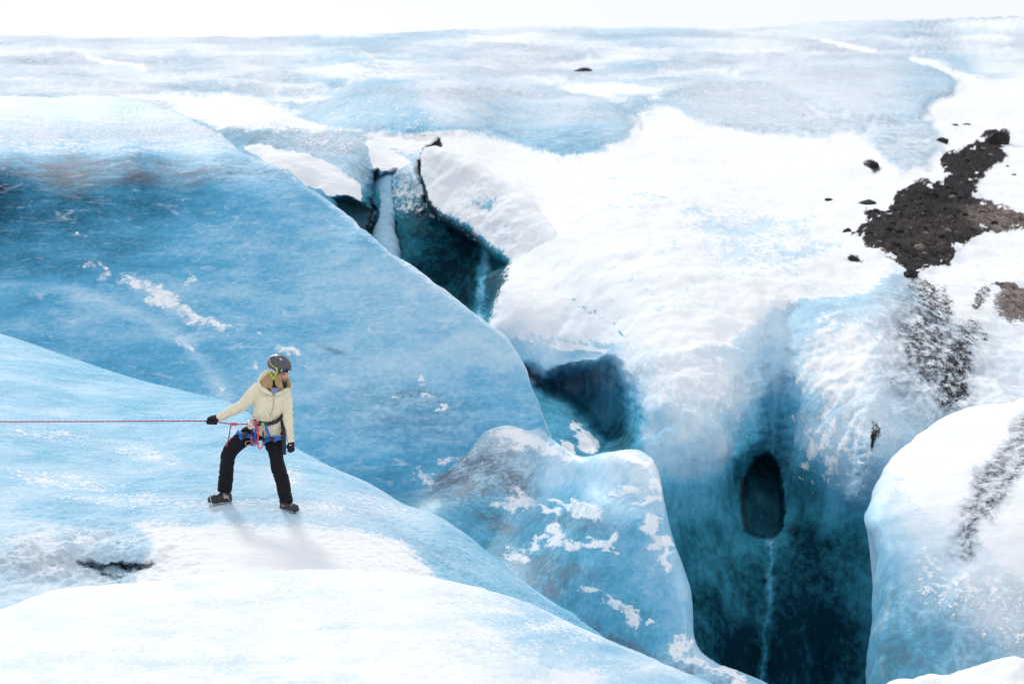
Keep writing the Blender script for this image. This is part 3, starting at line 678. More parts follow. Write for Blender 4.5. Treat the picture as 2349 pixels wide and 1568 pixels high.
def paintB(X, Y, T, G):
    clear = idw([(0, 800, .40), (150, 850, .42), (300, 900, .42), (450, 920, .4), (0, 880, .33), (200, 950, .34), (400, 980, .36), (600, 1000, .36), (0, 1000, .28), (200, 1050, .30), (400, 1060, .34), (650, 1050, .3), (0, 1100, .30), (150, 1150, .38), (300, 1140, .36), (450, 1170, .36), (550, 1100, .3),
                 (700, 1100, .26), (800, 1110, .26), (600, 1180, .28), (750, 1160, .2), (900, 1170, .25), (0, 1190, .22), (250, 1190, .24), (500, 1230, .05), (700, 1250, .05), (400, 1280, .03), (850, 1230, .14), (950, 1220, .25), (1030, 1240, .34), (1000, 1290, .3), (1100, 1310, .36), (1200, 1370, .38), (1330, 1440, .38), (900, 1290, .1), (100, 1260, .08), (200, 1340, .16), (50, 1340, .14)], X, Y, 40, 3) * 1.0 + 0.11
    snow = np.maximum.reduce([0.9 * soft_poly([(300, 1195), (520, 1200), (800, 1205), (930, 1240), (980, 1290), (1000, 1330), (700, 1330), (480, 1345), (300, 1360), (335, 1290), (350, 1240)], X, Y, 30),
                              0.46 * ell(330, 1150, 420, 26, X, Y, 2, 0.8), 0.48 * ell(700, 1165, 200, 24, X, Y, 4, 0.8), 0.5 * ell(330, 1040, 120, 22, X, Y, 14, 0.8), 0.5 * ell(150, 1100, 180, 26, X, Y, 5, .8), 0.48 * ell(650, 1090, 60, 40, X, Y, 0, .8),
                              0.45 * ell(120, 1000, 160, 25, X, Y, 5, .8), 0.42 * ell(850, 1150, 120, 20, X, Y, 20, .8), 0.5 * ell(150, 1240, 260, 34, X, Y, 0, .8)])
    hn = 0.35 * fbm(G / 0.16, 3)
    dirt = np.maximum.reduce([0.50 * ell(225, 1302, 50, 9, X, Y, 6, .7), 0.48 * ell(300, 1300, 50, 9, X, Y, -4, .7), 0.52 * ell(248, 1318, 34, 10, X, Y, 28, .7), 0.46 * ell(278, 1334, 18, 8, X, Y, 10, .7), 0.36 * ell(265, 1300, 110, 20, X, Y, 0, .7)])
    dirt = dirt + hn * (dirt > 0.2)
    silt_shade = np.maximum(0.45 * ell(150, 1300, 220, 36, X, Y, 4, 0.7), 0.2 * ell(980, 1260, 160, 14, X, Y, 32, 0.7))
    return pack(X, snow, dirt, clear, silt_shade)
sheet('ice_slope', B_TOP, B_BOT, BP, M_mid, step=3, rstep=2.6, rnd=(24, 0.35), push=pushB, disp=dispB, paint=paintB, skirt=6)

# ------------------------------------------------------------------ the white mound in front
M_near = ice_material('crusted_snow', scale=3.0, streak=(0.7, 1, 1), bump=1.0, bdist=0.055, nvf=0.15, painted_glints=0.6, var=0.5, rough=0.7, spec=0.08, snowcol=(0.85, 0.86, 0.87))
A_TOP = [(-1800, 1640, 8), (-900, 1560, 9), (-400, 1470, 9.8), (0, 1395, 10.5), (60, 1375, 10.7), (150, 1352, 11), (340, 1335, 11.2), (500, 1320, 11.4), (620, 1306, 11.6), (800, 1305, 11.6), (1000, 1325, 11.5), (1200, 1375, 11.3), (1340, 1438, 11), (1500, 1508, 10.8), (1640, 1568, 10.6), (1760, 1620, 10.4), (2000, 1735, 10),
         (2400, 1950, 9)]
A_BOT = [(-1800, 2700), (2400, 2700)]
AP = [(0, 1568, 8.6), (-900, 2000, 6), (600, 1450, 9.9), (600, 1568, 8.8), (1200, 1500, 9.7), (1200, 1568, 9.1), (600, 1700, 7.8), (600, 2000, 6), (1500, 1650, 9.4), (1500, 1800, 8.3), (0, 1700, 7.7), (0, 2000, 6), (1200, 2000, 6.4), (600, 2700, 4), (2000, 2000, 8), (2400, 2700, 5), (-1800, 2700, 4)]
def dispA(G, X, Y, T):
    return 0.03 * fbm(G / 1.6, 3) + 0.007 * fbm(G / 0.25, 3) + 0.004 * fbm(G / 0.06, 2)
def paintA(X, Y, T, G):
    n = fbm(np.stack([X / 160.0, Y / 50.0, 0 * X + 2], -1), 4)
    clear = np.clip(0.14 + 0.07 * n + 0.22 * smooth01((X - 900) / 400) * smooth01((1500 + (X - 900) * .25 - Y) / 120), 0, 1)
    snow = np.clip(0.56 - 0.22 * n - 0.25 * smooth01((X - 1000) / 500), 0, 1)
    return pack(X, snow, None, clear, 0.0 * X)
sheet('snow_mound', A_TOP, A_BOT, AP, M_near, step=3, rstep=3, rnd=(16, 0.3), disp=dispA, paint=paintA, skirt=4)

# ------------------------------------------------------------------ the hump on the right of the moulin
M_hump = ice_material('hump_ice', walls=True, scale=1.2, streak=(1, 1, 0.8), bump=0.5, var=0.45, rough=0.5)
G_TOP = [(2420, 860, 24.2), (2330, 890, 23.3), (2230, 932, 22), (2160, 965, 21.3), (2095, 1005, 20.6), (2050, 1050, 20), (2015, 1100, 19.4), (1990, 1160, 18.8), (1982, 1200, 18.4), (2000, 1240, 18.1), (2012, 1290, 17.8), (2008, 1350, 17.5), (1998, 1430, 17.1), (1988, 1500, 16.8), (1982, 1568, 16.5), (1975, 1700, 16.2), (1965, 1900, 15.8)]
G_BOT = [(3000, 860), (3000, 1900)]
GP = [(2348, 960, 20.9), (2348, 1060, 19.3), (2200, 1050, 19.6), (2200, 1130, 18.5), (2348, 1200, 17.7), (2200, 1250, 17.6), (2200, 1350, 17.1), (2348, 1330, 17), (2348, 1450, 16.5), (2200, 1500, 16.4), (2348, 1568, 16.1), (2200, 1700, 15.9), (2900, 1000, 20.2), (2900, 1300, 17.2), (2900, 1600, 16), (2900, 1900, 15.5), (2300, 1900, 15.5)]
def dispG(G, X, Y, T):
    d = 0.07 * fbm(G / 1.5, 3) + 0.012 * fbm(G / 0.4, 3)
    low = smooth01((Y - 1240) / 120)
    return d + low * 0.05 * fbm(G * np.array([2.6, 1.5, 0.7]), 3)
def paintG(X, Y, T, G):
    clear = idw([(2200, 980, .05), (2348, 950, .05), (2100, 1050, .1), (2250, 1100, .03), (2348, 1150, .03), (2050, 1150, .26), (2150, 1200, .22), (2000, 1200, .45), (2100, 1300, .35), (2250, 1280, .18), (2348, 1300, .08), (2030, 1300, .6), (2020, 1400, .66), (2150, 1400, .5),  # darker to the lower left: the hump's shade put into the colour
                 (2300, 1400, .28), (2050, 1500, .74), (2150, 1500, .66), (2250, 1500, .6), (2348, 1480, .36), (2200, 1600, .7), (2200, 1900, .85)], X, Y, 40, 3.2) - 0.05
    snow = np.maximum.reduce([0.75 * soft_poly([(2300, 850), (2200, 950), (2080, 1040), (2030, 1130), (2120, 1180), (2240, 1260), (2348, 1340), (3000, 1400), (3000, 850)], X, Y, 40), 0.47 * ell(2200, 1330, 150, 90, X, Y, 20, 0.8), 0.45 * ell(2300, 1400, 120, 80, X, Y, 20, 0.8)])  # first outline paints the sunlit upper part white, up to the shade edge
    X, Y = warp(X, Y, 20.0)
    dirt = np.maximum.reduce([v * np.exp(-(dist_line(ln, X, Y) / wd) ** 2) for ln, wd, v in (([(2420, 920), (2348, 985), (2300, 1045), (2255, 1110), (2225, 1190), (2205, 1260)], 30, .44), ([(2420, 985), (2348, 1055), (2300, 1115), (2265, 1180)], 24, .46), ([(2400, 850), (2300, 900)], 25, .4))])
    snow = snow * (1 - np.clip(2.0 * dirt, 0, 0.95))
    silt_shade = np.maximum(0.5 * smooth01((Y - 1280) / 100), 2.4 * dirt)  # first term paints the grey of the shaded foot; streaks are dirt
    return pack(X, snow, dirt, clear, silt_shade, None, smooth01((Y - 1200) / 150))
sheet('ice_hump', G_TOP, G_BOT, GP, M_hump, step=3, rstep=4, rnd=(45, 0.7), disp=dispG, paint=paintG, skirt=7, horiz=True, skirt_dir=(0.3, 0, 0))

# near ledge at the lower right
L_TOP = [(2010, 1600, 12.6), (2040, 1568, 12.6), (2070, 1557, 12.6), (2092, 1552, 12.6), (2135, 1541, 12.6), (2160, 1546, 12.6), (2185, 1545, 12.5), (2230, 1531, 12.5), (2280, 1520, 12.5), (2328, 1508, 12.5), (2345, 1512, 12.4), (2400, 1530, 12.4), (2600, 1560, 12.4), (3000, 1640, 12.4)]
L_BOT = [(2010, 2300), (3000, 2300)]
LP = [(2200, 1650, 11.6), (2200, 1900, 10.8), (2600, 1700, 11.5), (2600, 2000, 10.4), (2200, 2300, 10), (3000, 2300, 9.6), (2010, 2000, 11.4)]
def paintL(X, Y, T, G):
    return pack(X, 0.7 + 0 * X, None, 0.08 + 0 * X)
sheet('snow_ledge', L_TOP, L_BOT, LP, M_near, step=4, rstep=6, rnd=(10, 0.2), disp=lambda G, X, Y, T: 0.05 * fbm(G / 0.5, 4), paint=paintL, skirt=6)

# OBJECTS_BELOW
# ================================================================== the climber
def simple_mat(name, col, rough=0.7, metal=0.0, bump=0.0, bscale=60.0, var=0.0, sheen=0.0):
    m, nt, N, L, P = nodes_of(name)
    P.inputs['Base Color'].default_value = (*col, 1)
    P.inputs['Roughness'].default_value = rough
    P.inputs['Metallic'].default_value = metal
    if sheen: P.inputs['Sheen Weight'].default_value = sheen
    tc_ = N.new('ShaderNodeTexCoord')
    n = N.new('ShaderNodeTexNoise'); n.inputs['Scale'].default_value = bscale; n.inputs['Detail'].default_value = 4
    L.new(tc_.outputs['Object'], n.inputs['Vector'])
    if var:
        mx = N.new('ShaderNodeMix'); mx.data_type = 'RGBA'
        mx.inputs[6].default_value = (*[c * (1 - var) for c in col], 1); mx.inputs[7].default_value = (*[min(1, c * (1 + var)) for c in col], 1)
        L.new(n.outputs['Fac'], mx.inputs[0]); L.new(mx.outputs[2], P.inputs['Base Color'])
    if bump:
        b = N.new('ShaderNodeBump'); b.inputs['Strength'].default_value = bump; b.inputs['Distance'].default_value = 0.004
        L.new(n.outputs['Fac'], b.inputs['Height']); L.new(b.outputs[0], P.inputs['Normal'])
    return m

M_skin = simple_mat('skin', (0.66, 0.34, 0.25), 0.5, var=0.08, bscale=30)
M_jacket = simple_mat('cream_shell_fabric', (0.76, 0.68, 0.50), 0.8, bump=0.06, bscale=90, var=0.03)
M_lining = simple_mat('brown_lining', (0.16, 0.085, 0.035), 0.9, var=0.2)
M_shirt = simple_mat('blue_grey_shirt', (0.22, 0.28, 0.42), 0.9, var=0.15)
M_scarf = simple_mat('black_scarf', (0.015, 0.016, 0.02), 0.9, var=0.2)
M_trouser = simple_mat('black_trouser_fabric', (0.005, 0.005, 0.008), 0.75, bump=0.1, bscale=70, var=0.2)
M_trouser.node_tree.nodes['Principled BSDF'].inputs['Specular IOR Level'].default_value = 0.25
M_glove = simple_mat('black_glove', (0.008, 0.008, 0.010), 0.85, var=0.3)
M_boot = simple_mat('black_boot_leather', (0.022, 0.022, 0.026), 0.5, bump=0.3, bscale=80, var=0.3)
M_sole = simple_mat('boot_sole', (0.07, 0.07, 0.075), 0.8)
M_steel = simple_mat('steel', (0.55, 0.56, 0.58), 0.35, 1.0)
M_helmet = simple_mat('grey_helmet_shell', (0.075, 0.075, 0.085), 0.42, var=0.06)
M_black = simple_mat('black_plastic', (0.012, 0.012, 0.014), 0.4)
M_lens = simple_mat('lamp_lens', (0.75, 0.75, 0.78), 0.15)
M_yellow = simple_mat('yellow_elastic', (0.60, 0.42, 0.12), 0.8, var=0.4, bscale=120)
M_lime = simple_mat('lime_webbing', (0.42, 0.62, 0.04), 0.7)
M_white = simple_mat('white_print', (0.78, 0.80, 0.82), 0.6)
M_blond = simple_mat('blond_hair', (0.40, 0.25, 0.12), 0.5, var=0.5, bscale=55)
M_webblack = simple_mat('black_webbing', (0.02, 0.022, 0.028), 0.75, bump=0.3, bscale=150)
M_webblue = simple_mat('blue_webbing', (0.02, 0.14, 0.50), 0.7, bump=0.3, bscale=150, var=0.1)
M_red = simple_mat('red_cord', (0.75, 0.05, 0.07), 0.6)
M_silver = simple_mat('carabiner_alloy', (0.62, 0.66, 0.72), 0.28, 1.0)
M_green = simple_mat('green_anodised', (0.22, 0.48, 0.05), 0.4, 0.4)
M_lip = simple_mat('lips', (0.45, 0.14, 0.13), 0.45)
M_teeth = simple_mat('teeth', (0.8, 0.78, 0.72), 0.35)
M_eye = simple_mat('eye_dark', (0.05, 0.03, 0.025), 0.2)

# knitted hat: pale blue and white fleck pattern
M_knit, nt_, N_, L_, P_ = nodes_of('knit_hat')
tc_ = N_.new('ShaderNodeTexCoord'); vo = N_.new('ShaderNodeTexVoronoi'); vo.inputs['Scale'].default_value = 130
L_.new(tc_.outputs['Object'], vo.inputs['Vector'])
rp = N_.new('ShaderNodeValToRGB'); L_.new(vo.outputs['Color'], rp.inputs[0])
rp.color_ramp.elements[0].color = (0.22, 0.33, 0.50, 1); rp.color_ramp.elements[0].position = 0.25
rp.color_ramp.elements[1].color = (0.80, 0.82, 0.85, 1); rp.color_ramp.elements[1].position = 0.55
L_.new(rp.outputs[0], P_.inputs['Base Color']); P_.inputs['Roughness'].default_value = 0.95

# rope: twisted red sheath with dark flecks
M_rope, nt_, N_, L_, P_ = nodes_of('rope_sheath')
at_ = N_.new('ShaderNodeAttribute'); at_.attribute_name = 'twist'
rp = N_.new('ShaderNodeValToRGB'); L_.new(at_.outputs['Fac'], rp.inputs[0])
rp.color_ramp.elements[0].color = (0.68, 0.04, 0.09, 1); rp.color_ramp.elements[0].position = 0.55
rp.color_ramp.elements[1].color = (0.10, 0.01, 0.05, 1); rp.color_ramp.elements[1].position = 0.72
L_.new(rp.outputs[0], P_.inputs['Base Color']); P_.inputs['Roughness'].default_value = 0.7

Y0 = 14.1
def pt(zx, zy, Y=0.0):
    """point of the figure: picture position in the close-up of her, Y metres behind (+) / before (-) her"""
    dx = (560 + zx / 2.903) / 1.2777; dy = (1000 + zy / 2.903) / 1.2777
    t = (Y0 + Y) / (CP - (dy - CY) / FPX * SP)
    return Vector(unproject(dx, dy, t))
PX = 0.0012       # metres per close-up pixel
FRONT = Vector((0, -1, 0))
PEOPLE = []

class MB:
    def __init__(self): self.v = []; self.f = []; self.tw = []
    def ring_loft(self, rings, cap=True, closed=False):
        b = len(self.v); n = len(rings[0])
        for r in rings: self.v += [tuple(p) for p in r]
        m = len(rings)
        for i in range(m if closed else m - 1):
            j = (i + 1) % m
            for k in range(n):
                k2 = (k + 1) % n
                self.f.append((b + i * n + k, b + i * n + k2, b + j * n + k2, b + j * n + k))
        if cap and not closed:
            self.f.append(tuple(b + k for k in range(n))[::-1])
            self.f.append(tuple(b + (m - 1) * n + k for k in range(n)))
        return self
    def tube(self, path, rad, n=14, ref=FRONT, closed=False, sub=0, squash=None):
        """path of points, rad a number or list of numbers / (lateral, depth) pairs"""
        path = [Vector(p) for p in path]
        if not isinstance(rad, (list, tuple)) : rad = [rad] * len(path)
        rad = [(r, r) if not isinstance(r, (list, tuple)) else r for r in rad]
        if sub:
            arr = np.array([[*p, *r] for p, r in zip(path, rad)])
            if closed: arr = np.concatenate([arr, arr[:1]])
            c = catmull(arr, sub)
            if closed: c = c[:-1]
            path = [Vector(q[:3]) for q in c]; rad = [(q[3], q[4]) for q in c]
        rings = []; m = len(path); pa = None
        for i, p in enumerate(path):
            if closed: T = path[(i + 1) % m] - path[i - 1]
            else: T = path[min(i + 1, m - 1)] - path[max(i - 1, 0)]
            T.normalize()
            a = T.cross(ref)
            if a.length < 0.15: a = pa if pa is not None else T.orthogonal()
            a = (a - a.dot(T) * T).normalized()
            if pa is not None and a.dot(pa) < 0: a = -a
            pa = a
            b = T.cross(a)
            rings.append([p + a * (rad[i][0] * math.cos(2 * math.pi * k / n)) + b * (rad[i][1] * math.sin(2 * math.pi * k / n)) for k in range(n)])
        return self.ring_loft(rings, closed=closed)
    def rings(self, data, n=28, power=2.0):
        """data: (Lx, Ly, Rx, Ry, Yc, depth radius): elliptical sections between two outline points"""
        rs = []
        for Lx, Ly, Rx, Ry, Yc, d in data:
            A = pt(Lx, Ly, Yc); B = pt(Rx, Ry, Yc)
            c = (A + B) / 2; a = (B - A) / 2
            b = Vector((0, 1, 0)); b = (b - b.dot(a.normalized()) * a.normalized()).normalized()
            ring = []
            for k in range(n):
                th = 2 * math.pi * k / n
                co, si = math.cos(th), math.sin(th)
                co = math.copysign(abs(co) ** (2 / power), co); si = math.copysign(abs(si) ** (2 / power), si)
                ring.append(c + a * co + b * d * si)
            rs.append(ring)
        return self.ring_loft(rs)
    def ball(self, c, r, axes=None, nu=16, nv=12):
        c = Vector(c); axes = axes or (Vector((1, 0, 0)), Vector((0, 1, 0)), Vector((0, 0, 1)))
        r = r if isinstance(r, (tuple, list)) else (r, r, r)
        rs = []
        for i in range(1, nv):
            ph = math.pi * i / nv
            rs.append([c + axes[0] * (r[0] * math.sin(ph) * math.cos(2 * math.pi * k / nu)) + axes[1] * (r[1] * math.sin(ph) * math.sin(2 * math.pi * k / nu)) + axes[2] * (r[2] * math.cos(ph)) for k in range(nu)])
        return self.ring_loft(rs)
    def band(self, path, width, thick, normals):
        """a flat strap: width along `up` derived from normals x tangent"""
        rings = []; m = len(path); path = [Vector(p) for p in path]
        for i, p in enumerate(path):
            T = (path[min(i + 1, m - 1)] - path[max(i - 1, 0)]).normalized()
            nn = Vector(normals[i] if isinstance(normals, list) else normals); nn = (nn - nn.dot(T) * T).normalized()
            u = T.cross(nn)
            w_ = width[i] if isinstance(width, list) else width
            rings.append([p + u * w_ / 2 - nn * thick * .3, p + u * w_ / 2 + nn * thick, p - u * w_ / 2 + nn * thick, p - u * w_ / 2 - nn * thick * .3])
        return self.ring_loft(rings)
    def box(self, c, s, axes=None):
        c = Vector(c); ax = axes or (Vector((1, 0, 0)), Vector((0, 1, 0)), Vector((0, 0, 1)))
        b = len(self.v)
        for x in (-1, 1):
            for y in (-1, 1):
                for z in (-1, 1): self.v.append(tuple(c + ax[0] * s[0] * x / 2 + ax[1] * s[1] * y / 2 + ax[2] * s[2] * z / 2))
        self.f += [tuple(b + k for k in q) for q in ((0, 1, 3, 2), (4, 6, 7, 5), (0, 4, 5, 1), (2, 3, 7, 6), (0, 2, 6, 4), (1, 5, 7, 3))]
        return self
    def build(self, name, mat, parent=None, voxel=0, smooth=0, wrinkle=None, flat=False, bevel=0):
        me = bpy.data.meshes.new(name)
        me.from_pydata(self.v, [], self.f)
        bm = bmesh.new(); bm.from_mesh(me); bmesh.ops.recalc_face_normals(bm, faces=bm.faces); bm.to_mesh(me); bm.free()
        o = bpy.data.objects.new(name, me); C.objects.link(o)
        if voxel or smooth or bevel:
            if voxel:
                md = o.modifiers.new('r', 'REMESH'); md.mode = 'VOXEL'; md.voxel_size = voxel
            if bevel:
                md = o.modifiers.new('b', 'BEVEL'); md.width = bevel; md.segments = 2
            if smooth:
                md = o.modifiers.new('s', 'SMOOTH'); md.iterations = smooth; md.factor = 0.5
            dg = bpy.context.evaluated_depsgraph_get()
            me2 = bpy.data.meshes.new_from_object(o.evaluated_get(dg))
            o.modifiers.clear(); o.data = me2; bpy.data.meshes.remove(me); me2.name = name; me = me2
        if wrinkle:
            nv = len(me.vertices); co = np.empty(nv * 3, np.float32); me.vertices.foreach_get('co', co); co = co.reshape(-1, 3).astype(float)
            no = np.empty(nv * 3, np.float32); me.vertices.foreach_get('normal', no); no = no.reshape(-1, 3)
            co = co + no * wrinkle(co)[:, None]
            me.vertices.foreach_set('co', co.reshape(-1).astype(np.float32)); me.update()
        me.polygons.foreach_set('use_smooth', np.full(len(me.polygons), not flat))
        me.materials.clear(); me.materials.append(mat)
        if parent is not None: o.parent = parent
        return o

def tag(o, label, cat, group=None):
    o['label'] = label; o['category'] = cat
    if group: o['group'] = group

person = bpy.data.objects.new('person', None); C.objects.link(person)
person.empty_display_size = 0.2
tag(person, 'climber in cream jacket and grey helmet standing on the ice slope holding a red rope', 'person')

# head frame: she looks to the right of the picture and down
HF = Vector((0.80, -0.50, -0.33)).normalized()
HS = HF.cross(Vector((0.10, -0.25, 1.0))).normalized()      # her right side ... points at the camera's left/front
HU = HS.cross(HF).normalized()
if HU.z < 0: HU = -HU; HS = -HS
HC = pt(757, 238, -0.01)
def hp(f, s_, u): return HC + HF * f + HS * s_ + HU * u
SIDE = 1 if HS.y < 0 else -1        # sign of the side that faces the camera

# ---- body, one continuous mesh
B = MB()
B.ball(hp(-0.008, 0, 0.02), (0.094, 0.075, 0.100), (HF, HS, HU))
B.tube([hp(0.02, 0, 0.0), hp(0.045, 0, -0.045), hp(0.062, 0, -0.088), hp(0.066, 0, -0.103)], [(0.066, 0.068), (0.058, 0.06), (0.040, 0.036), (0.020, 0.018)], ref=HF)
B.tube([hp(0.078, 0, 0.0), hp(0.094, 0, -0.022), hp(0.103, 0, -0.036), hp(0.086, 0, -0.046)], [0.010, 0.0115, 0.014, 0.012], n=10, ref=HS)
B.tube([hp(0.074, -0.02, -0.052), hp(0.084, 0, -0.056), hp(0.074, 0.02, -0.052)], 0.012, n=8)
for sg in (-1, 1):
    B.ball(hp(0.056, 0.038 * sg, -0.034), (0.028, 0.026, 0.025), (HF, HS, HU))
    B.tube([hp(-0.01, 0.073 * sg, 0.012), hp(-0.022, 0.084 * sg, -0.005), hp(-0.008, 0.076 * sg, -0.035)], 0.010, n=8)
B.tube([hp(-0.02, 0, -0.04), pt(730, 335, 0.0), pt(712, 400, 0.01)], [0.056, 0.054, 0.062])
B.rings([(640, 380, 780, 380, .01, .055), (590, 410, 815, 410, 0, .08), (575, 470, 805, 470, 0, .095), (560, 560, 785, 560, 0, .09), (555, 640, 760, 635, 0, .085), (525, 720, 770, 740, 0, .10), (530, 790, 765, 830, 0, .09)])
arm_r = [pt(585, 415, 0), pt(520, 465, -.02), pt(430, 545, -.05), pt(330, 600, -.08), pt(225, 652, -.10), pt(180, 662, -.10)]
B.tube(arm_r, [.045, .043, .037, .034, .025, .03], sub=4)
arm_l = [pt(810, 430, 0), pt(820, 540, -.02), pt(824, 640, -.05), pt(836, 750, -.09), pt(847, 855, -.11), pt(848, 890, -.12)]
B.tube(arm_l, [.042, .040, .036, .033, .025, .03], sub=4)
leg_r = [pt(560, 770, .0), pt(430, 845, -.06), pt(330, 940, -.12), pt(308, 1040, -.11), pt(296, 1150, -.09), pt(290, 1270, -.08), pt(290, 1330, -.08)]
B.tube(leg_r, [.085, .075, .058, .052, .052, .04, .04], sub=4)
leg_l = [pt(700, 800, 0), pt(707, 900, -.05), pt(730, 1010, -.11), pt(745, 1080, -.15), pt(770, 1170, -.19), pt(800, 1330, -.26), pt(808, 1400, -.28)]
B.tube(leg_l, [.085, .078, .06, .052, .052, .04, .04], sub=4)
body = B.build('body', M_skin, person, voxel=0.0075, smooth=4)
for sg in (-1, 1):
    e = MB(); e.ball(hp(0.083, 0.032 * sg, -0.004), (0.008, 0.012, 0.006), (HF, HS, HU), 10, 8); e.build('eye', M_eye, person)
    e = MB(); e.tube([hp(0.086, 0.016 * sg, 0.016), hp(0.084, 0.034 * sg, 0.021), hp(0.072, 0.052 * sg, 0.014)], [.002, .003, .0015], n=6); e.build('eyebrow', M_blond, person)
e = MB(); e.tube([hp(0.066, -0.030, -0.064), hp(0.086, -0.012, -0.071), hp(0.089, 0, -0.072), hp(0.086, 0.012, -0.071), hp(0.066, 0.030, -0.064)], [.003, .0055, .006, .0055, .003], n=8, sub=3); lips = e.build('lips', M_lip, person)
e = MB(); e.tube([hp(0.074, -0.022, -0.066), hp(0.0925, 0, -0.071), hp(0.074, 0.022, -0.066)], [(.002, .002), (.0035, .0035), (.002, .002)], n=8, sub=4); e.build('teeth', M_teeth, lips)

# ---- jacket
J = MB()
JR = [(625, 372, 800, 378, .015, .07), (585, 400, 838, 405, .01, .095), (556, 450, 842, 450, 0, .115), (543, 520, 815, 515, 0, .125), (528, 595, 788, 590, 0, .118), (524, 645, 778, 632, 0, .110), (500, 678, 782, 700, 0, .130), (466, 702, 784, 790, 0, .142), (470, 708, 785, 852, 0, .146)]
J.rings(JR, n=36, power=2.3)
J.tube([pt(590, 405, 0), pt(530, 452, -.02), pt(432, 545, -.05), pt(330, 602, -.08), pt(222, 654, -.10)], [(.082, .085), (.074, .075), (.060, .060), (.052, .052), (.040, .042)], n=20, sub=6)
J.tube([pt(800, 425, 0), pt(818, 500, -.01), pt(822, 640, -.05), pt(837, 750, -.09), pt(846, 852, -.11)], [(.054, .075), (.052, .062), (.049, .055), (.044, .048), (.039, .042)], n=20, sub=6)
# collar and hood lying round the neck
J.tube([pt(690, 452, -.135), pt(620, 415, -.115), pt(585, 368, -.04), pt(612, 300, .05), pt(680, 280, .10), pt(780, 330, .09), pt(838, 385, .0), pt(790, 420, -.10), pt(715, 455, -.135)], [(.016, .014), (.026, .022), (.032, .03), (.044, .034), (.05, .04), (.042, .034), (.026, .026), (.024, .02), (.016, .014)], n=12, sub=6)
def wr_j(co):
    big = fbm(co * np.array([8.0, 6.0, 5.0]) + 3, 2)
    fold = np.abs(fbm(co * np.array([7.0, 5.0, 10.0]) + 5 + 0.5 * big[:, None], 2))
    x, y, t = project(co)
    # creases across the two sleeves and at the belt
    c1 = np.sin((0.85 * (x - 560) + 0.55 * (y - 935)) * 0.42 + 3 * big) * smooth01((602 - x) / 20)
    c2 = np.sin((y - 950) * 0.40 + 0.15 * (x - 660) + 3 * big) * smooth01((x - 655) / 6)
    c3 = np.sin(x * 0.62 + 3.5 * big) * np.exp(-((y - 960) / 15.0) ** 2) * smooth01((x - 588) / 8) * smooth01((656 - x) / 8)
    return 0.007 * big - 0.012 * np.clip(0.13 - fold, 0, 1) / 0.13 * 0.7 + 0.0045 * c1 * (0.4 + np.abs(big)) + 0.005 * c2 * (0.4 + np.abs(big)) + 0.006 * c3
jacket = J.build('jacket', M_jacket, person, voxel=0.0065, smooth=5, wrinkle=wr_j)
z = MB(); z.tube([pt(698, 462, -.142), pt(703, 520, -.138), pt(690, 585, -.132), pt(672, 640, -.126)], .0032, n=6, sub=4); z.build('zip', simple_mat('zip_tape', (.30, .27, .20), .6), jacket)
z = MB(); z.tube([pt(640, 700, -.14), pt(632, 760, -.155), pt(628, 826, -.158)], .003, n=6, sub=3); z.build('hem_seam', simple_mat('seam_thread', (.45, .40, .29), .7), jacket)
# lining, shirt, scarf in the open neck
z = MB(); z.tube([pt(598, 345, -.035), pt(630, 385, -.085), pt(672, 425, -.128)], [(.022, .02), (.026, .018), (.012, .01)], n=10, sub=4); z.build('lining', M_lining, jacket)
z = MB(); z.tube([pt(655, 385, -.085), pt(690, 448, -.128)], [(.016, .012), (.012, .01)], n=10); z.tube([pt(745, 395, -.095), pt(705, 448, -.132)], [(.026, .014), (.014, .010)], n=10); z.ball(pt(705, 420, -.100), (.035, .02, .035)); z.build('shirt', M_shirt, person, voxel=.005, smooth=3)
z = MB(); z.tube([pt(690, 345, -.05), pt(725, 372, -.085), pt(780, 372, -.085), pt(815, 365, -.03)], [(.028, .02), (.034, .024), (.034, .024), (.025, .02)], n=12, sub=4); z.build('scarf', M_scarf, person)

# ---- trousers
TR = MB()
TR.rings([(505, 690, 775, 700, 0, .115), (495, 735, 784, 760, 0, .125), (500, 780, 786, 830, 0, .12), (560, 815, 780, 870, -.01, .10)], n=32, power=2.2)
TR.tube([pt(560, 765, .0), pt(470, 805, -.03), pt(395, 865, -.07), pt(322, 950, -.13), pt(308, 1040, -.12), pt(296, 1150, -.095), pt(284, 1268, -.08)], [(.098, .11), (.092, .10), (.086, .092), (.078, .082), (.074, .075), (.076, .078), (.072, .078)], n=24, sub=6)
TR.tube([pt(696, 800, .0), pt(707, 880, -.035), pt(722, 960, -.08), pt(735, 1040, -.13), pt(760, 1130, -.175), pt(790, 1250, -.225), pt(809, 1372, -.275)], [(.104, .115), (.094, .102), (.076, .088), (.072, .078), (.074, .076), (.072, .076), (.068, .074)], n=24, sub=6)
def wr_t(co):
    big = fbm(co * np.array([7.0, 7.0, 9.0]), 2)
    return 0.007 * big - 0.010 * np.clip(0.12 - np.abs(fbm(co * np.array([5.0, 5.0, 9.0]) + 9, 2)), 0, 1) / 0.12
trousers = TR.build('trousers', M_trouser, person, voxel=0.0075, smooth=4, wrinkle=wr_t)

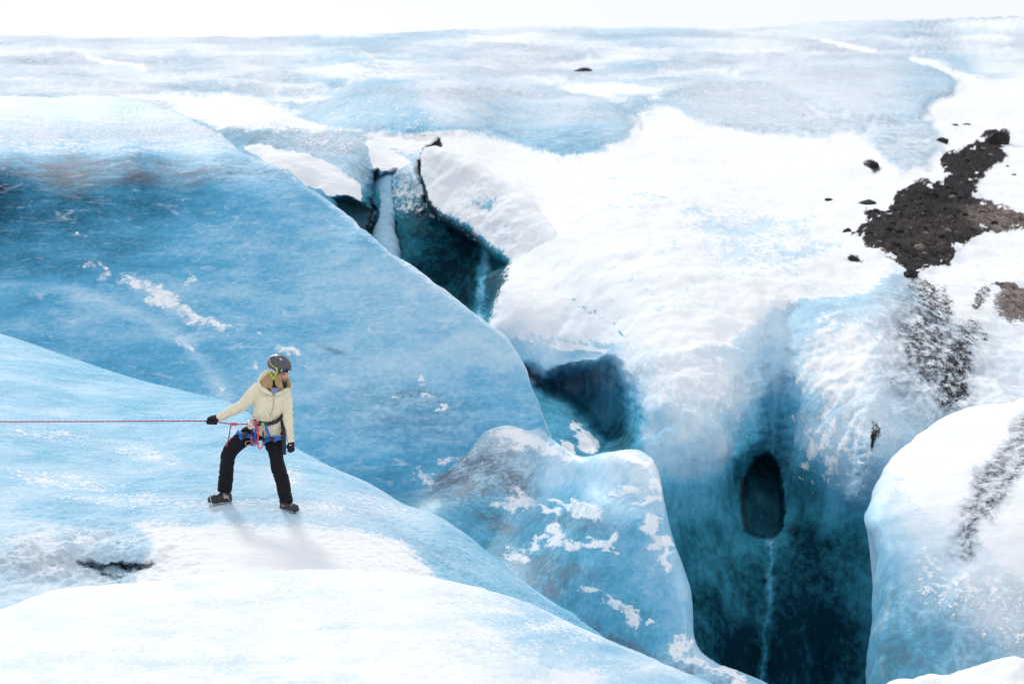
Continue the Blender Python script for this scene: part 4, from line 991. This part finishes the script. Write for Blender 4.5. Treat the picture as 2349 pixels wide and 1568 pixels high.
# ---- boots with crampons
def boot(rings_, ank, toe_dir, spikes, strap_pts, lab=None):
    b_ = MB()
    side = toe_dir.cross(Vector((0, 0, 1))).normalized()
    rs = []
    for zx, top, bot, hw, Y in rings_:
        hi = pt(zx, top, Y); lo = pt(zx, bot, Y); lo = Vector((hi.x, hi.y, lo.z))
        c = (hi + lo) / 2; h = (hi.z - lo.z) / 2
        ring = []
        for k in range(16):
            th = 2 * math.pi * k / 16; co, si = math.cos(th), math.sin(th)
            co = math.copysign(abs(co) ** .75, co); si = math.copysign(abs(si) ** .8, si)
            ring.append(c + side * hw * co * (1.08 if si < 0 else .92) + Vector((0, 0, h * si)))
        rs.append(ring)
    b_.ring_loft(rs)
    b_.tube(ank, [(.048, .05)] * len(ank), n=14)
    bo = b_.build('boot', M_boot, person, voxel=0.005, smooth=3)
    cr_ = MB()
    for p, L_ in spikes: cr_.tube([p + Vector((0, 0, .012)), p + Vector((0, 0, .0)), p + Vector((0, 0, -L_))], [.007, .006, .0012], n=6, ref=Vector((1, 0, 0)))
    a, z_ = spikes[0][0], spikes[-1][0]
    for k in range(0, len(spikes) - 2): cr_.tube([spikes[k][0] + Vector((0, 0, .006)), spikes[k + 2][0] + Vector((0, 0, .006))], .005, n=6)
    for k in range(0, len(spikes) - 1, 2): cr_.tube([spikes[k][0] + Vector((0, 0, .008)), spikes[k + 1][0] + Vector((0, 0, .008))], .005, n=6)
    cr_.build('crampon', M_steel, bo)
    st = MB()
    for ln in strap_pts: st.tube(ln, .0045, n=8, sub=4)
    st.build('crampon_strap', M_steel, bo)
    la = MB()
    return bo
d_r = Vector((-.88, -.47, 0)).normalized()
rb = [(344, 1312, 1352, .018, -.03), (338, 1285, 1360, .034, -.035), (312, 1262, 1364, .040, -.05), (275, 1262, 1368, .042, -.075), (240, 1285, 1372, .045, -.10), (205, 1302, 1376, .048, -.122), (172, 1306, 1376, .046, -.142), (152, 1322, 1370, .036, -.155), (142, 1340, 1362, .016, -.16)]
def sp(zx, zy, Y): return pt(zx, zy, Y)
spk = []
for f in (0.02, 0.22, 0.55, 0.75, 0.97):
    zx = 335 + (150 - 335) * f; Y = -.035 + (-.155 + .035) * f
    c = pt(zx, 1364 + 8 * f, Y); sdv = d_r.cross(Vector((0, 0, 1))).normalized()
    for sg in (1, -1): spk.append((c + sdv * .036 * sg, .028))
boot(rb, [pt(300, 1240, -.075), pt(300, 1300, -.07)], d_r, spk, [[pt(172, 1370, -.20), pt(165, 1318, -.185), pt(195, 1300, -.14), pt(225, 1330, -.10)], [pt(330, 1355, -.09), pt(290, 1300, -.125), pt(262, 1285, -.11), pt(240, 1300, -.06)]])
d_l = Vector((.62, -.78, 0)).normalized()
lb = [(768, 1385, 1412, .018, -.205), (774, 1368, 1418, .034, -.215), (795, 1358, 1424, .040, -.25), (820, 1358, 1430, .042, -.29), (845, 1370, 1438, .045, -.325), (866, 1380, 1446, .048, -.355), (882, 1386, 1450, .046, -.38), (893, 1398, 1448, .036, -.40), (898, 1412, 1442, .016, -.405)]
spl = []
for f in (0.02, 0.25, 0.55, 0.78, 0.97):
    zx = 775 + (890 - 775) * f; Y = -.215 + (-.395 + .215) * f
    c = pt(zx, 1418 + 30 * f, Y); sdv = d_l.cross(Vector((0, 0, 1))).normalized()
    for sg in (1, -1): spl.append((c + sdv * .036 * sg, .022))
boot(lb, [pt(812, 1330, -.27), pt(815, 1385, -.28)], d_l, spl, [[pt(845, 1444, -.36), pt(852, 1390, -.39), pt(880, 1380, -.36), pt(905, 1420, -.35)], [pt(775, 1415, -.25), pt(800, 1400, -.30), pt(835, 1375, -.31), pt(850, 1375, -.27)]])
sl_ = MB(); sl_.tube([pt(785, 1408, -.262), pt(812, 1415, -.30), pt(838, 1428, -.335)], [(.012, .006), (.014, .006), (.012, .006)], n=8); sl_.build('gaiter_buckle', M_steel, person)

# ---- gloves
g = MB()
g.tube([pt(238, 648, -.10), pt(205, 655, -.105), pt(165, 662, -.105), pt(140, 668, -.105)], [(.034, .034), (.036, .036), (.034, .034), (.022, .026)], n=16, sub=4)
for k, x in enumerate((143, 164, 185, 206)):
    yy = 672 + 0.06 * (x - 143)
    L_ = (0.9, 1.0, 1.0, 0.85)[k]
    c = pt(x, yy, -.105)
    arc = []
    for a in range(7):
        th = math.radians(70 + a * 34 * L_)
        arc.append(c + Vector((0.002 * a, -0.030 * math.sin(th) * 1.0 - 0.012, 0.030 * math.cos(th) + .002)))
    g.tube(arc, [.012, .0125, .013, .0125, .012, .011, .009], n=10, ref=Vector((1, 0, 0)))
g.tube([pt(215, 672, -.135), pt(190, 650, -.150), pt(160, 652, -.152), pt(138, 664, -.146)], [.016, .015, .013, .010], n=10, sub=3)
g.build('glove', M_glove, person, voxel=0.004, smooth=3)
g = MB()
g.tube([pt(848, 845, -.11), pt(850, 868, -.115), pt(850, 895, -.12)], [(.030, .028), (.034, .026), (.036, .024)], n=14)
for k, (x0, x1, x2, y2) in enumerate(((868, 872, 862, 930), (856, 858, 848, 938), (844, 844, 836, 938), (833, 830, 826, 930))):
    g.tube([pt(x0, 890, -.12), pt(x1, 912, -.130), pt(x1 - 2, 926, -.122), pt(x2, y2, -.105), pt(x2 - 3, y2 - 12, -.092)], [.0125, .012, .0115, .011, .009], n=10, sub=3)
g.tube([pt(828, 876, -.130), pt(818, 893, -.148), pt(816, 910, -.150)], [.013, .012, .009], n=10, sub=3)
g.build('glove', M_glove, person, voxel=0.004, smooth=2)

# ---- hair, hat, helmet
hr = MB(); rnd_ = random.Random(4)
def lock(pts_, r):
    j = [p + Vector((rnd_.uniform(-.006, .006), rnd_.uniform(-.006, .006), rnd_.uniform(-.006, .006))) for p in pts_]
    hr.tube(j, [(r * 1.0, r * .8)] + [(r * 1.25, r * .9)] * (len(j) - 2) + [(r * .25, r * .25)], n=8, sub=4)
for k in range(13):      # mass behind, on her right shoulder
    u = k / 12
    lock([pt(672 + 34 * u, 262 + 10 * u, -.04 - .03 * u), pt(640 + 52 * u, 300 + 8 * u, -.06 - .02 * u), pt(606 + 76 * u + 8 * math.sin(k * 2.1), 345, -.075 - .02 * u), pt(610 + 78 * u + 10 * math.sin(k), 385 + 8 * math.sin(k * 1.7), -.098), pt(628 + 74 * u, 412 + 18 * math.sin(k * 1.3), -.122)], .011)
for k in range(11):      # front strand
    u = k / 10
    lock([pt(722 + 34 * u, 272, -.092), pt(716 + 42 * u, 320, -.118), pt(728 + 40 * u + 4 * math.sin(k), 365, -.135), pt(758 + 28 * u, 408 + 10 * math.sin(k * 2), -.150)], .009)
for k in range(8):       # strand on the far side
    u = k / 7
    lock([pt(812 + 8 * u, 315, -.02), pt(812 + 20 * u, 345, -.035), pt(808 + 38 * u, 372, -.05), pt(806 + 44 * u, 398, -.065)], .010)
hr.build('hair', M_blond, person)

ht = MB()
ringsH = []
for i in range(7):
    u_ = 0.075 - 0.030 * i
    k_ = (1.0, 1.04, 1.06, 1.06, 1.05, 1.03, 1.0)[i]
    ring = []
    for k in range(32):
        th = 2 * math.pi * k / 32
        f, s_ = math.cos(th), math.sin(th)
        low = max(0.0, -f * 0.6 + abs(s_) * 0.45) if i >= 4 else 0.0
        cover = 1.0 if (i < 5 or f < 0.55) else 0.0
        uu = u_ if i < 4 else (0.0 - (i - 3) * 0.030 * (low * 1.6)) - 0.012
        if f > .5 and i >= 3: uu = 0.028 - 0.004 * (i - 3)
        ring.append(hp(0.100 * f * k_ - 0.010, 0.083 * s_ * k_, uu))
    ringsH.append(ring)
ht.ring_loft(ringsH, cap=False)
hat = ht.build('knit_hat', M_knit, person)
md = None

HB = 0.043
hm = MB(); ringsH = []
for i in range(15):
    ph = math.radians(4 + i * 6.6)
    r_ = math.sin(ph); u_ = math.cos(ph)
    ring = []
    for k in range(48):
        th = 2 * math.pi * k / 48
        f, s_ = math.cos(th), math.sin(th)
        back = max(0, -f)
        rf = 0.128 + 0.012 * back
        bx = rf * f * r_ - 0.012; sx = 0.106 * s_ * r_
        uz = HB + 0.106 * u_ if u_ > 0 else HB + u_ * 0.10
        if i >= 13: uz -= 0.018 * back + (0.004 if f > .3 else 0)
        ring.append(hp(bx, sx, uz))
    ringsH.append(ring)
hm.ring_loft(ringsH, cap=False); 
n0 = len(ringsH[0]); hm.f.append(tuple(range(n0)))
helmet = hm.build('helmet', M_helmet, person)
sol = helmet.modifiers.new('solid', 'SOLIDIFY'); sol.thickness = 0.006; sol.offset = -1
dg = bpy.context.evaluated_depsgraph_get(); me_ = bpy.data.meshes.new_from_object(helmet.evaluated_get(dg)); helmet.modifiers.clear(); helmet.data = me_
me_.polygons.foreach_set('use_smooth', np.ones(len(me_.polygons), bool))
def hell(az, elv, lift=0.0):
    """point on the helmet shell: az degrees from the front towards the camera side, elv degrees up"""
    a = math.radians(az); e_ = math.radians(elv)
    f, s_ = math.cos(a), math.sin(a) * SIDE
    rf = 0.128 + 0.012 * max(0, -f) + lift
    return hp(rf * f * math.cos(e_) - 0.012, (0.106 + lift) * s_ * math.cos(e_), HB + (0.106 + lift) * math.sin(e_))
def hnorm(az, elv): return (hell(az, elv, 0.02) - hell(az, elv)).normalized()
for a_, e_ in ((118, 52), (98, 34), (120, 30), (142, 44), (60, 62), (78, 60)):
    q = hell(a_, e_, -0.001); nn = hnorm(a_, e_); tv = nn.cross(HU).normalized()
    v_ = MB(); v_.ball(q, (0.014, 0.007, 0.004), (tv, nn.cross(tv), nn), 12, 8); v_.build('helmet_vent', M_black, helmet)
def arcpts(a0, a1, e0, e1, lift, n=14): return [hell(a0 + (a1 - a0) * i / (n - 1), e0 + (e1 - e0) * i / (n - 1), lift) for i in range(n)]
bd = MB(); ap = arcpts(64, 150, 8, 30, .002); bd.band(ap, .010, .0025, [hnorm(64 + 86 * i / 13, 8 + 22 * i / 13) for i in range(14)]); bd.build('lamp_strap', M_yellow, helmet)
bd = MB(); ap = arcpts(10, 64, 4, 8, .002); bd.band(ap, .016, .004, [hnorm(10 + 54 * i / 13, 5) for i in range(14)]); bd.build('lamp_band', M_black, helmet)
lp = MB(); q = hell(16, 6, .014); lp.box(q, (.034, .026, .032), (HF, HS, HU)); lpo = lp.build('headlamp', M_black, helmet, bevel=.006)
lp = MB(); lp.ball(hell(14, 6, .034), (.004, .011, .011), (HF, HS, HU), 12, 8); lp.build('lens', M_lens, helmet)
lp = MB(); q = hell(44, 7, .006); lp.box(q, (.012, .006, .020), (hnorm(44, 7).cross(HU), hnorm(44, 7), HU)); lp.build('lamp_slot', M_white, helmet)
cl = MB(); q = hell(66, 9, .006); nn = hnorm(66, 9); cl.ball(q, (.011, .021, .005), (nn.cross(HU).normalized(), (HU * .85 + HF * -.4).normalized(), nn), 14, 8); cl.build('lamp_clip', M_lime, helmet)
lg = MB()       # white angular emblem high on the shell
for (a0, e0), (a1, e1), (a2, e2) in (((60, 74), (74, 62), (46, 66)), ((52, 68), (62, 58), (40, 60))):
    b0 = len(lg.v); lg.v += [tuple(hell(a, e, .0022)) for a, e in ((a0, e0), (a1, e1), (a2, e2))]; lg.f.append((b0, b0 + 1, b0 + 2))
lg.build('helmet_emblem', M_white, helmet, flat=True)
ey = MB(); ey.band([hell(165, 20, .002), hell(158, 40, .002), hell(150, 55, .002)], .03, .002, [hnorm(165, 20), hnorm(158, 40), hnorm(150, 55)]); ey.build('back_sticker', M_white, helmet)
cs = MB(); cs.tube([pt(662, 228, -.075), pt(668, 262, -.098), pt(684, 292, -.112), pt(700, 312, -.124)], [(.006, .003)] * 4, n=8, sub=4); cs.tube([pt(738, 250, -.112), pt(724, 276, -.124), pt(702, 312, -.126)], [(.006, .003)] * 3, n=8, sub=4)
cs.tube([pt(698, 306, -.126), pt(704, 326, -.122)], [(.011, .005), (.009, .005)], n=8); cs.build('chin_strap', M_lime, helmet)

# ---- harness
def torso_front(zx, zy, off=.006):
    best = None
    for r in JR:
        my = (r[1] + r[3]) / 2
        if best is None or abs(my - zy) < best[0]: best = (abs(my - zy), r)
    ys = [((r[1] + r[3]) / 2) for r in JR]
    L_ = np.interp(zy, ys, [r[0] for r in JR]); R_ = np.interp(zy, ys, [r[2] for r in JR]); d = np.interp(zy, ys, [r[5] for r in JR])
    u = max(-.99, min(.99, (zx - (L_ + R_) / 2) / ((R_ - L_) / 2)))
    return pt(zx, zy, -(d * (1 - abs(u) ** 2.3) ** (1 / 2.3)) - off)
hb = MB(); pth = []; nrm = []
cB = pt(650, 655, 0)
front = [(524, 640), (532, 660), (560, 684), (600, 696), (650, 700), (700, 690), (740, 668), (765, 640), (780, 618)]
for x, y in front:
    p = torso_front(x, y, .004); pth.append(p); nrm.append((Vector((p.x, p.y, 0)) - Vector((cB.x, cB.y, 0))))
for a in (20, 60, 90, 120, 160):
    th = math.radians(a); R_ = pt(782, 612, 0); L_ = pt(522, 636, 0)
    p = (R_ + L_) / 2 + (R_ - L_) / 2 * 1.02 * math.cos(th) + Vector((0, .118 * math.sin(th), 0)); pth.append(p); nrm.append(Vector((p.x - cB.x, p.y - cB.y, 0)))
pth.append(pth[0]); nrm.append(nrm[0])
hb.band(pth, .038, .006, nrm)
harness = hb.build('harness', M_webblack, person)
def on(zx, zy, off): return torso_front(zx, zy, off)
bk = MB(); bk.box(on(712, 684, .014), (.050, .012, .042), (Vector((.97, 0, .22)), Vector((0, 1, 0)), Vector((-.22, 0, .97)))); bk.build('buckle', M_black, harness, bevel=.004)
tl_ = MB(); tp = [on(762, 645, .012), on(775, 690, .02), pt(784, 760, -.135), pt(790, 850, -.150), pt(791, 962, -.150)]; tl_.band(catmull([tuple(p) for p in tp], 5), [.018 + .022 * min(1, i / 8) for i in range(21)], .003, [Vector((.1, -1, 0))] * 21); tl_.build('strap_tail', M_webblack, harness)
# leg loops
def loop(front_pts, back_pts, wd):
    m_ = MB(); P_ = catmull([tuple(p) for p in front_pts + back_pts + [front_pts[0]]], 5); c = sum((Vector(p) for p in P_), Vector()) / len(P_)
    ax = (Vector(P_[len(P_) // 3]) - Vector(P_[0])).cross(Vector(P_[2 * len(P_) // 3]) - Vector(P_[0])).normalized()
    nn = [((Vector(p) - c) - (Vector(p) - c).dot(ax) * ax) for p in P_]
    m_.band(P_, wd, .005, nn); return m_
lr = loop([pt(392, 765, -.09), pt(430, 790, -.165), pt(480, 800, -.16), pt(528, 815, -.13), pt(548, 850, -.07)], [pt(520, 870, .03), pt(450, 830, .07), pt(395, 775, .02)], .042); lr.build('leg_loop', M_webblue, harness)
ll = loop([pt(622, 852, -.08), pt(650, 835, -.150), pt(700, 822, -.165), pt(750, 822, -.150), pt(788, 826, -.09)], [pt(800, 830, -.02), pt(770, 860, .09), pt(680, 885, .09), pt(625, 870, .0)], .042); ll.build('leg_loop', M_webblue, harness)
bk = MB(); bk.box(pt(458, 798, -.180), (.062, .010, .044), (Vector((.82, 0, .57)), Vector((0, 1, 0)), Vector((-.57, 0, .82)))); bk.build('buckle', M_black, harness, bevel=.003)
bk = MB(); bk.box(pt(425, 818, -.170), (.036, .006, .042), (Vector((.82, 0, .57)), Vector((0, 1, 0)), Vector((-.57, 0, .82)))); bk.build('webbing_end', M_webblue, harness)
bk = MB(); bk.box(pt(685, 828, -.185), (.056, .010, .038), (Vector((.92, 0, -.38)), Vector((0, 1, 0)), Vector((.38, 0, .92)))); bk.build('buckle', M_black, harness, bevel=.003)
bk = MB(); bk.box(pt(716, 842, -.185), (.038, .006, .022), (Vector((.86, 0, .50)), Vector((0, 1, 0)), Vector((-.5, 0, .86)))); bk.build('webbing_end', M_webblue, harness)
# risers from the belay loop to the leg loops
rz = MB()
rz.band(catmull([tuple(p) for p in (on(560, 705, .02), pt(545, 770, -.165), pt(548, 850, -.13), pt(575, 872, -.10))], 5), .024, .004, Vector((0, -1, 0)))
rz.band(catmull([tuple(p) for p in (on(632, 715, .02), pt(650, 765, -.175), pt(668, 812, -.178))], 5), .026, .004, Vector((0, -1, 0)))
rz.band(catmull([tuple(p) for p in (pt(640, 800, -.165), pt(630, 850, -.14), pt(612, 880, -.09))], 5), .018, .004, Vector((0, -1, 0)))
rz.build('riser', M_webblue, harness)
def carab(c, w_, h_, rot, mat, name='carabiner', r=.0045):
    m_ = MB(); P_ = []
    for k in range(20):
        th = 2 * math.pi * k / 20; x = w_ / 2 * math.cos(th) * (1 + .25 * math.sin(th)); y = h_ / 2 * math.sin(th)
        P_.append(Vector(c) + Vector((x * math.cos(rot) - y * math.sin(rot), -.004 * math.sin(2 * th), x * math.sin(rot) + y * math.cos(rot))))
    m_.tube(P_, r, n=8, closed=True); return m_.build(name, mat, harness)
carab(on(508, 700, .035), .045, .085, math.radians(80), M_silver)
carab(on(550, 690, .032), .05, .095, math.radians(40), M_silver)
carab(on(612, 735, .030), .032, .07, math.radians(5), M_silver)
bl = MB(); bl.box(on(583, 706, .035), (.036, .022, .022), (Vector((.99, 0, .1)), Vector((0, 1, 0)), Vector((-.1, 0, .99)))); bl.build('belay_device', M_black, harness, bevel=.004)
bl = MB(); bl.tube([on(595, 700, .036), on(625, 700, .030)], [.011, .008], n=10); bl.build('belay_sleeve', M_green, harness)
for (x, y), rr in (((540, 698), .020), ((556, 692), .018)):
    rk = MB(); c = on(x, y, .04); rk.tube([c + Vector((.010 * math.cos(a), -.004, rr * math.sin(a))) for a in [2 * math.pi * i / 12 for i in range(12)]], .0065, n=8, closed=True); rk.build('cord_hitch', M_red, harness)
rk = MB(); rk.tube([on(492, 678, .03), on(515, 674, .03)], .008, n=8); rk.build('carabiner_gate', M_red, harness)
ly = MB(); ly.tube([pt(524, 735, -.165), pt(520, 775, -.175), pt(512, 820, -.180), pt(518, 860, -.185), pt(540, 882, -.188), pt(560, 865, -.188), pt(566, 800, -.190), pt(562, 720, -.180)], .0065, n=8, sub=5); ly.build('lanyard', M_red, harness)
ly = MB(); ly.tube([pt(568, 718, -.182), pt(572, 800, -.192), pt(566, 870, -.195), pt(580, 910, -.196), pt(600, 905, -.195), pt(610, 860, -.190), pt(612, 790, -.182), pt(611, 750, -.175)], .0065, n=8, sub=5); ly.build('lanyard', M_red, harness)
ls = MB(); ls.tube([pt(523, 745, -.168), pt(519, 800, -.178)], .0095, n=10); ls.build('lanyard_sleeve', M_webblack, harness)
ls = MB(); ls.tube([pt(612, 770, -.180), pt(611, 850, -.188)], .0095, n=10); ls.build('lanyard_sleeve', M_webblack, harness)

# ---- the rope (its own thing, held in her glove and tied to the harness)
def rope_mesh(name, path, r, parent=None, n=8, step=.012):
    P_ = catmull([tuple(p) for p in path], 12); seg = np.linalg.norm(np.diff(P_, axis=0), axis=1); cum = np.concatenate([[0], np.cumsum(seg)])
    s_ = np.arange(0, cum[-1], step); P_ = np.stack([np.interp(s_, cum, P_[:, k]) for k in range(3)], -1)
    m_ = MB(); m_.tube([Vector(p) for p in P_], r, n=n)
    o = m_.build(name, M_rope, parent)
    a = o.data.attributes.new('twist', 'FLOAT', 'POINT')
    vals = np.array([0.5 + 0.5 * math.sin(2 * math.pi * (i * step / .055) + 2 * math.pi * k / n) for i in range(len(P_)) for k in range(n)], np.float32)
    a.data.foreach_set('value', vals)
    return o
hx = pt(175, 678, -.125)
far_l = hx + Vector((-4.6, 0.10, -0.012))
rope = rope_mesh('climbing_rope', [far_l, hx + Vector((-2.3, .05, -.017)), hx + Vector((-.10, .002, .001)), hx, pt(232, 686, -.13), pt(335, 702, -.16), pt(400, 704, -.165), pt(492, 702, -.165)], .0062)
tag(rope, 'taut red rope running from the left edge through her glove to the harness', 'rope')
kn = MB(); kp = []
for k in range(44):
    th = 2 * math.pi * k / 22; u = k / 43
    kp.append(pt(340 + 44 * u, 703, -.163) + Vector((0, -.011 * math.sin(th), .012 * math.cos(th))))
kn.tube(kp, .0060, n=8)
kn.tube([pt(338, 708, -.168), pt(362, 696, -.176), pt(388, 702, -.168)], .007, n=8, sub=4); kn.build('knot', M_red, rope)
rope_mesh('rope_tail', [pt(345, 704, -.160), pt(335, 722, -.165), pt(330, 760, -.165), pt(322, 810, -.170), pt(308, 868, -.175), pt(300, 905, -.165)], .0060, rope)
# ================================================================== stones, ice columns, small things
bpy.context.view_layer.update()
DG = bpy.context.evaluated_depsgraph_get()
def hit(dx, dy):
    d = Vector(unproject(dx, dy, 1.0)) - Vector((0, 0, CAMZ))
    ok, loc, nor, idx, ob, mt = SC.ray_cast(DG, Vector((0, 0, CAMZ)), d.normalized())
    t = project(np.array(loc))[2] if ok else 30.0
    return Vector(loc), Vector(nor), float(t)

def stone_material(name, c1, c2):
    m, nt, N, L, P = nodes_of(name)
    tc_ = N.new('ShaderNodeTexCoord'); n = N.new('ShaderNodeTexNoise'); n.inputs['Scale'].default_value = 6; n.inputs['Detail'].default_value = 7; n.inputs['Roughness'].default_value = .7
    L.new(tc_.outputs['Object'], n.inputs['Vector'])
    r = N.new('ShaderNodeValToRGB'); L.new(n.outputs['Fac'], r.inputs[0])
    r.color_ramp.elements[0].color = (*c1, 1); r.color_ramp.elements[0].position = .38
    r.color_ramp.elements[1].color = (*c2, 1); r.color_ramp.elements[1].position = .66
    L.new(r.outputs[0], P.inputs['Base Color']); P.inputs['Roughness'].default_value = .9
    b = N.new('ShaderNodeBump'); b.inputs['Strength'].default_value = .6; b.inputs['Distance'].default_value = .03; L.new(n.outputs['Fac'], b.inputs['Height']); L.new(b.outputs[0], P.inputs['Normal'])
    return m
M_dark = stone_material('black_lava_stone', (0.008, 0.008, 0.009), (0.022, 0.019, 0.019))
M_tan = stone_material('tan_stone', (0.10, 0.08, 0.065), (0.34, 0.27, 0.22))
def rock_mesh(name, seed, mat, sub=3, rough=0.35):
    bm = bmesh.new(); bmesh.ops.create_icosphere(bm, subdivisions=sub, radius=0.5)
    co = np.array([v.co for v in bm.verts]); n = co / np.linalg.norm(co, axis=1)[:, None]
    r = 1 + rough * fbm(n * 1.3 + seed * 7.7, 4)
    # a few flat fracture faces
    rs = np.random.RandomState(seed)
    for k in range(6):
        ax = rs.normal(size=3); ax /= np.linalg.norm(ax); h = 0.36 + 0.1 * rs.rand()
        pr = (n * r[:, None] * 0.5) @ ax
        r = np.where(pr > h, r * h / np.maximum(pr, 1e-6), r)
    for v, c in zip(bm.verts, co * r[:, None]): v.co = c
    me = bpy.data.meshes.new(name); bm.to_mesh(me); bm.free(); me.materials.append(mat)
    return me
RK = [rock_mesh('rock', k, M_dark) for k in range(4)]
ST = [rock_mesh('stone', 10 + k, M_dark, sub=2) for k in range(3)]
SN = [rock_mesh('stone', 20 + k, M_tan, sub=2) for k in range(3)]
def put(me, name, dx, dy, wpx, hpx, label, cat, group=None, rot=0.0, sink=0.42):
    loc, nor, t = hit(dx, dy)
    o = bpy.data.objects.new(name, me); C.objects.link(o)
    wd = wpx / FPX * t; hd = hpx / FPX * t
    o.scale = (wd, wd * 0.8, hd * 1.15)
    o.rotation_euler = (0, rot, random.uniform(-.5, .5))
    o.location = loc + Vector((0, 0, hd * (0.5 - sink)))
    tag(o, label, cat, group)
    return o
ROCKS = [(1340, 163, 46, 11, 'flat black rock alone on the distant pale ice', 0), (2161, 327, 28, 20, 'black rock at the foot of the pale ice lobe above the dark rubble', 0.1),
         (2288, 330, 62, 46, 'big round black boulder topping the dark rubble patch', -0.4), (1900, 460, 22, 9, 'small black rock lying alone on the snowfield left of the dark rubble', 0.1),
         (1991, 467, 46, 13, 'long low black rock on snow just above the left end of the rubble', 0), (2190, 288, 15, 7, 'tiny dark rock on snow above the big round boulder', 0),
         (2216, 286, 20, 5, 'thin grey sliver of rock beside the tiny dark rock', 0), (1958, 596, 34, 14, 'tilted brown rock on the snow below the left tip of the rubble', 0.5),
         (2090, 632, 36, 24, 'black rock at the bottom tip of the rubble above the ice wall', 0.3), (2310, 382, 8, 5, 'dark pebble on the snow bank, the upper of two', 0), (2325, 402, 11, 6, 'dark pebble on the snow bank, the lower of two', 0),
         (2003, 384, 26, 22, 'dark jagged rock poking from the snow in mid slope', 0.4), (1944, 531, 22, 12, 'dark rock at the far left tip of the rubble patch', 0)]
for k, (x, y, w_, h_, lab, r_) in enumerate(ROCKS):
    put(RK[k % 4], 'rock', x, y, w_, h_, lab, 'rock', None, r_)
nst = 0; tries = 0
while nst < 150 and tries < 4000:
    tries += 1
    x = random.uniform(1960, 2348); y = random.uniform(330, 640)
    if sdf_poly(MORAINE, np.array([x]), np.array([y]))[0] > -7: continue
    tanp = float(np.maximum(ell(2330, 505, 110, 35, np.array([x]), np.array([y]), 10, .5), 0.25)[0])
    big = random.random() ** 2.5
    if random.random() < tanp * 0.7:
        put(SN[nst % 3], 'stone', x, y, 6 + 14 * big, 4 + 7 * big, 'tan stone among the dark rubble on the snow slope', 'stone', 'tan stones in the rubble', sink=.5)
    else:
        put(ST[nst % 3], 'stone', x, y, 7 + 16 * big, 4 + 8 * big, 'black stone among the dark rubble on the snow slope', 'stone', 'black stones in the rubble', sink=.5)
    nst += 1
put(SN[1], 'stone', 2108, 572, 26, 22, 'large pale tan stone in the lower middle of the black rubble', 'stone')

# ---- ice columns and falls
M_pale = ice_material('pale_fall_ice', scale=2.5, streak=(1.4, 1.4, 0.35), bump=0.4, var=0.5, rough=0.5, fleck=0.3, spec=0.2)
def column(name, pts_, radii, label, cat, clear, snow, seed=0, mat=None, lump=0.25):
    P_ = catmull([[*unproject(x, y, t), r / FPX * t] for (x, y, t), r in zip(pts_, radii)], 14)
    m_ = MB(); m_.tube([Vector(q[:3]) for q in P_], [(q[3], q[3] * .8) for q in P_], n=20)
    def wr(co):
        return lump * float(np.mean(P_[:, 3])) * (fbm(co * np.array([2.2, 2.2, 1.2]) / (np.mean(P_[:, 3]) * 2.5) + seed, 4))
    o = m_.build(name, mat or M_pale, None, wrinkle=wr)
    for k, v in (('clear', clear), ('snow', snow)):
        a = o.data.attributes.new(k, 'FLOAT', 'POINT'); a.data.foreach_set('value', np.full(len(o.data.vertices), v, np.float32))
    tag(o, label, cat)
    return o
column('frozen_waterfall', [(890, 388, 47), (884, 430, 45.2), (880, 480, 43.6), (876, 540, 42), (880, 600, 40.5), (890, 680, 38.5)], [20, 27, 28, 33, 40, 44], 'pale frozen waterfall standing in the slot between two dark ice walls', 'frozen waterfall', .42, .22, 1, lump=.16)
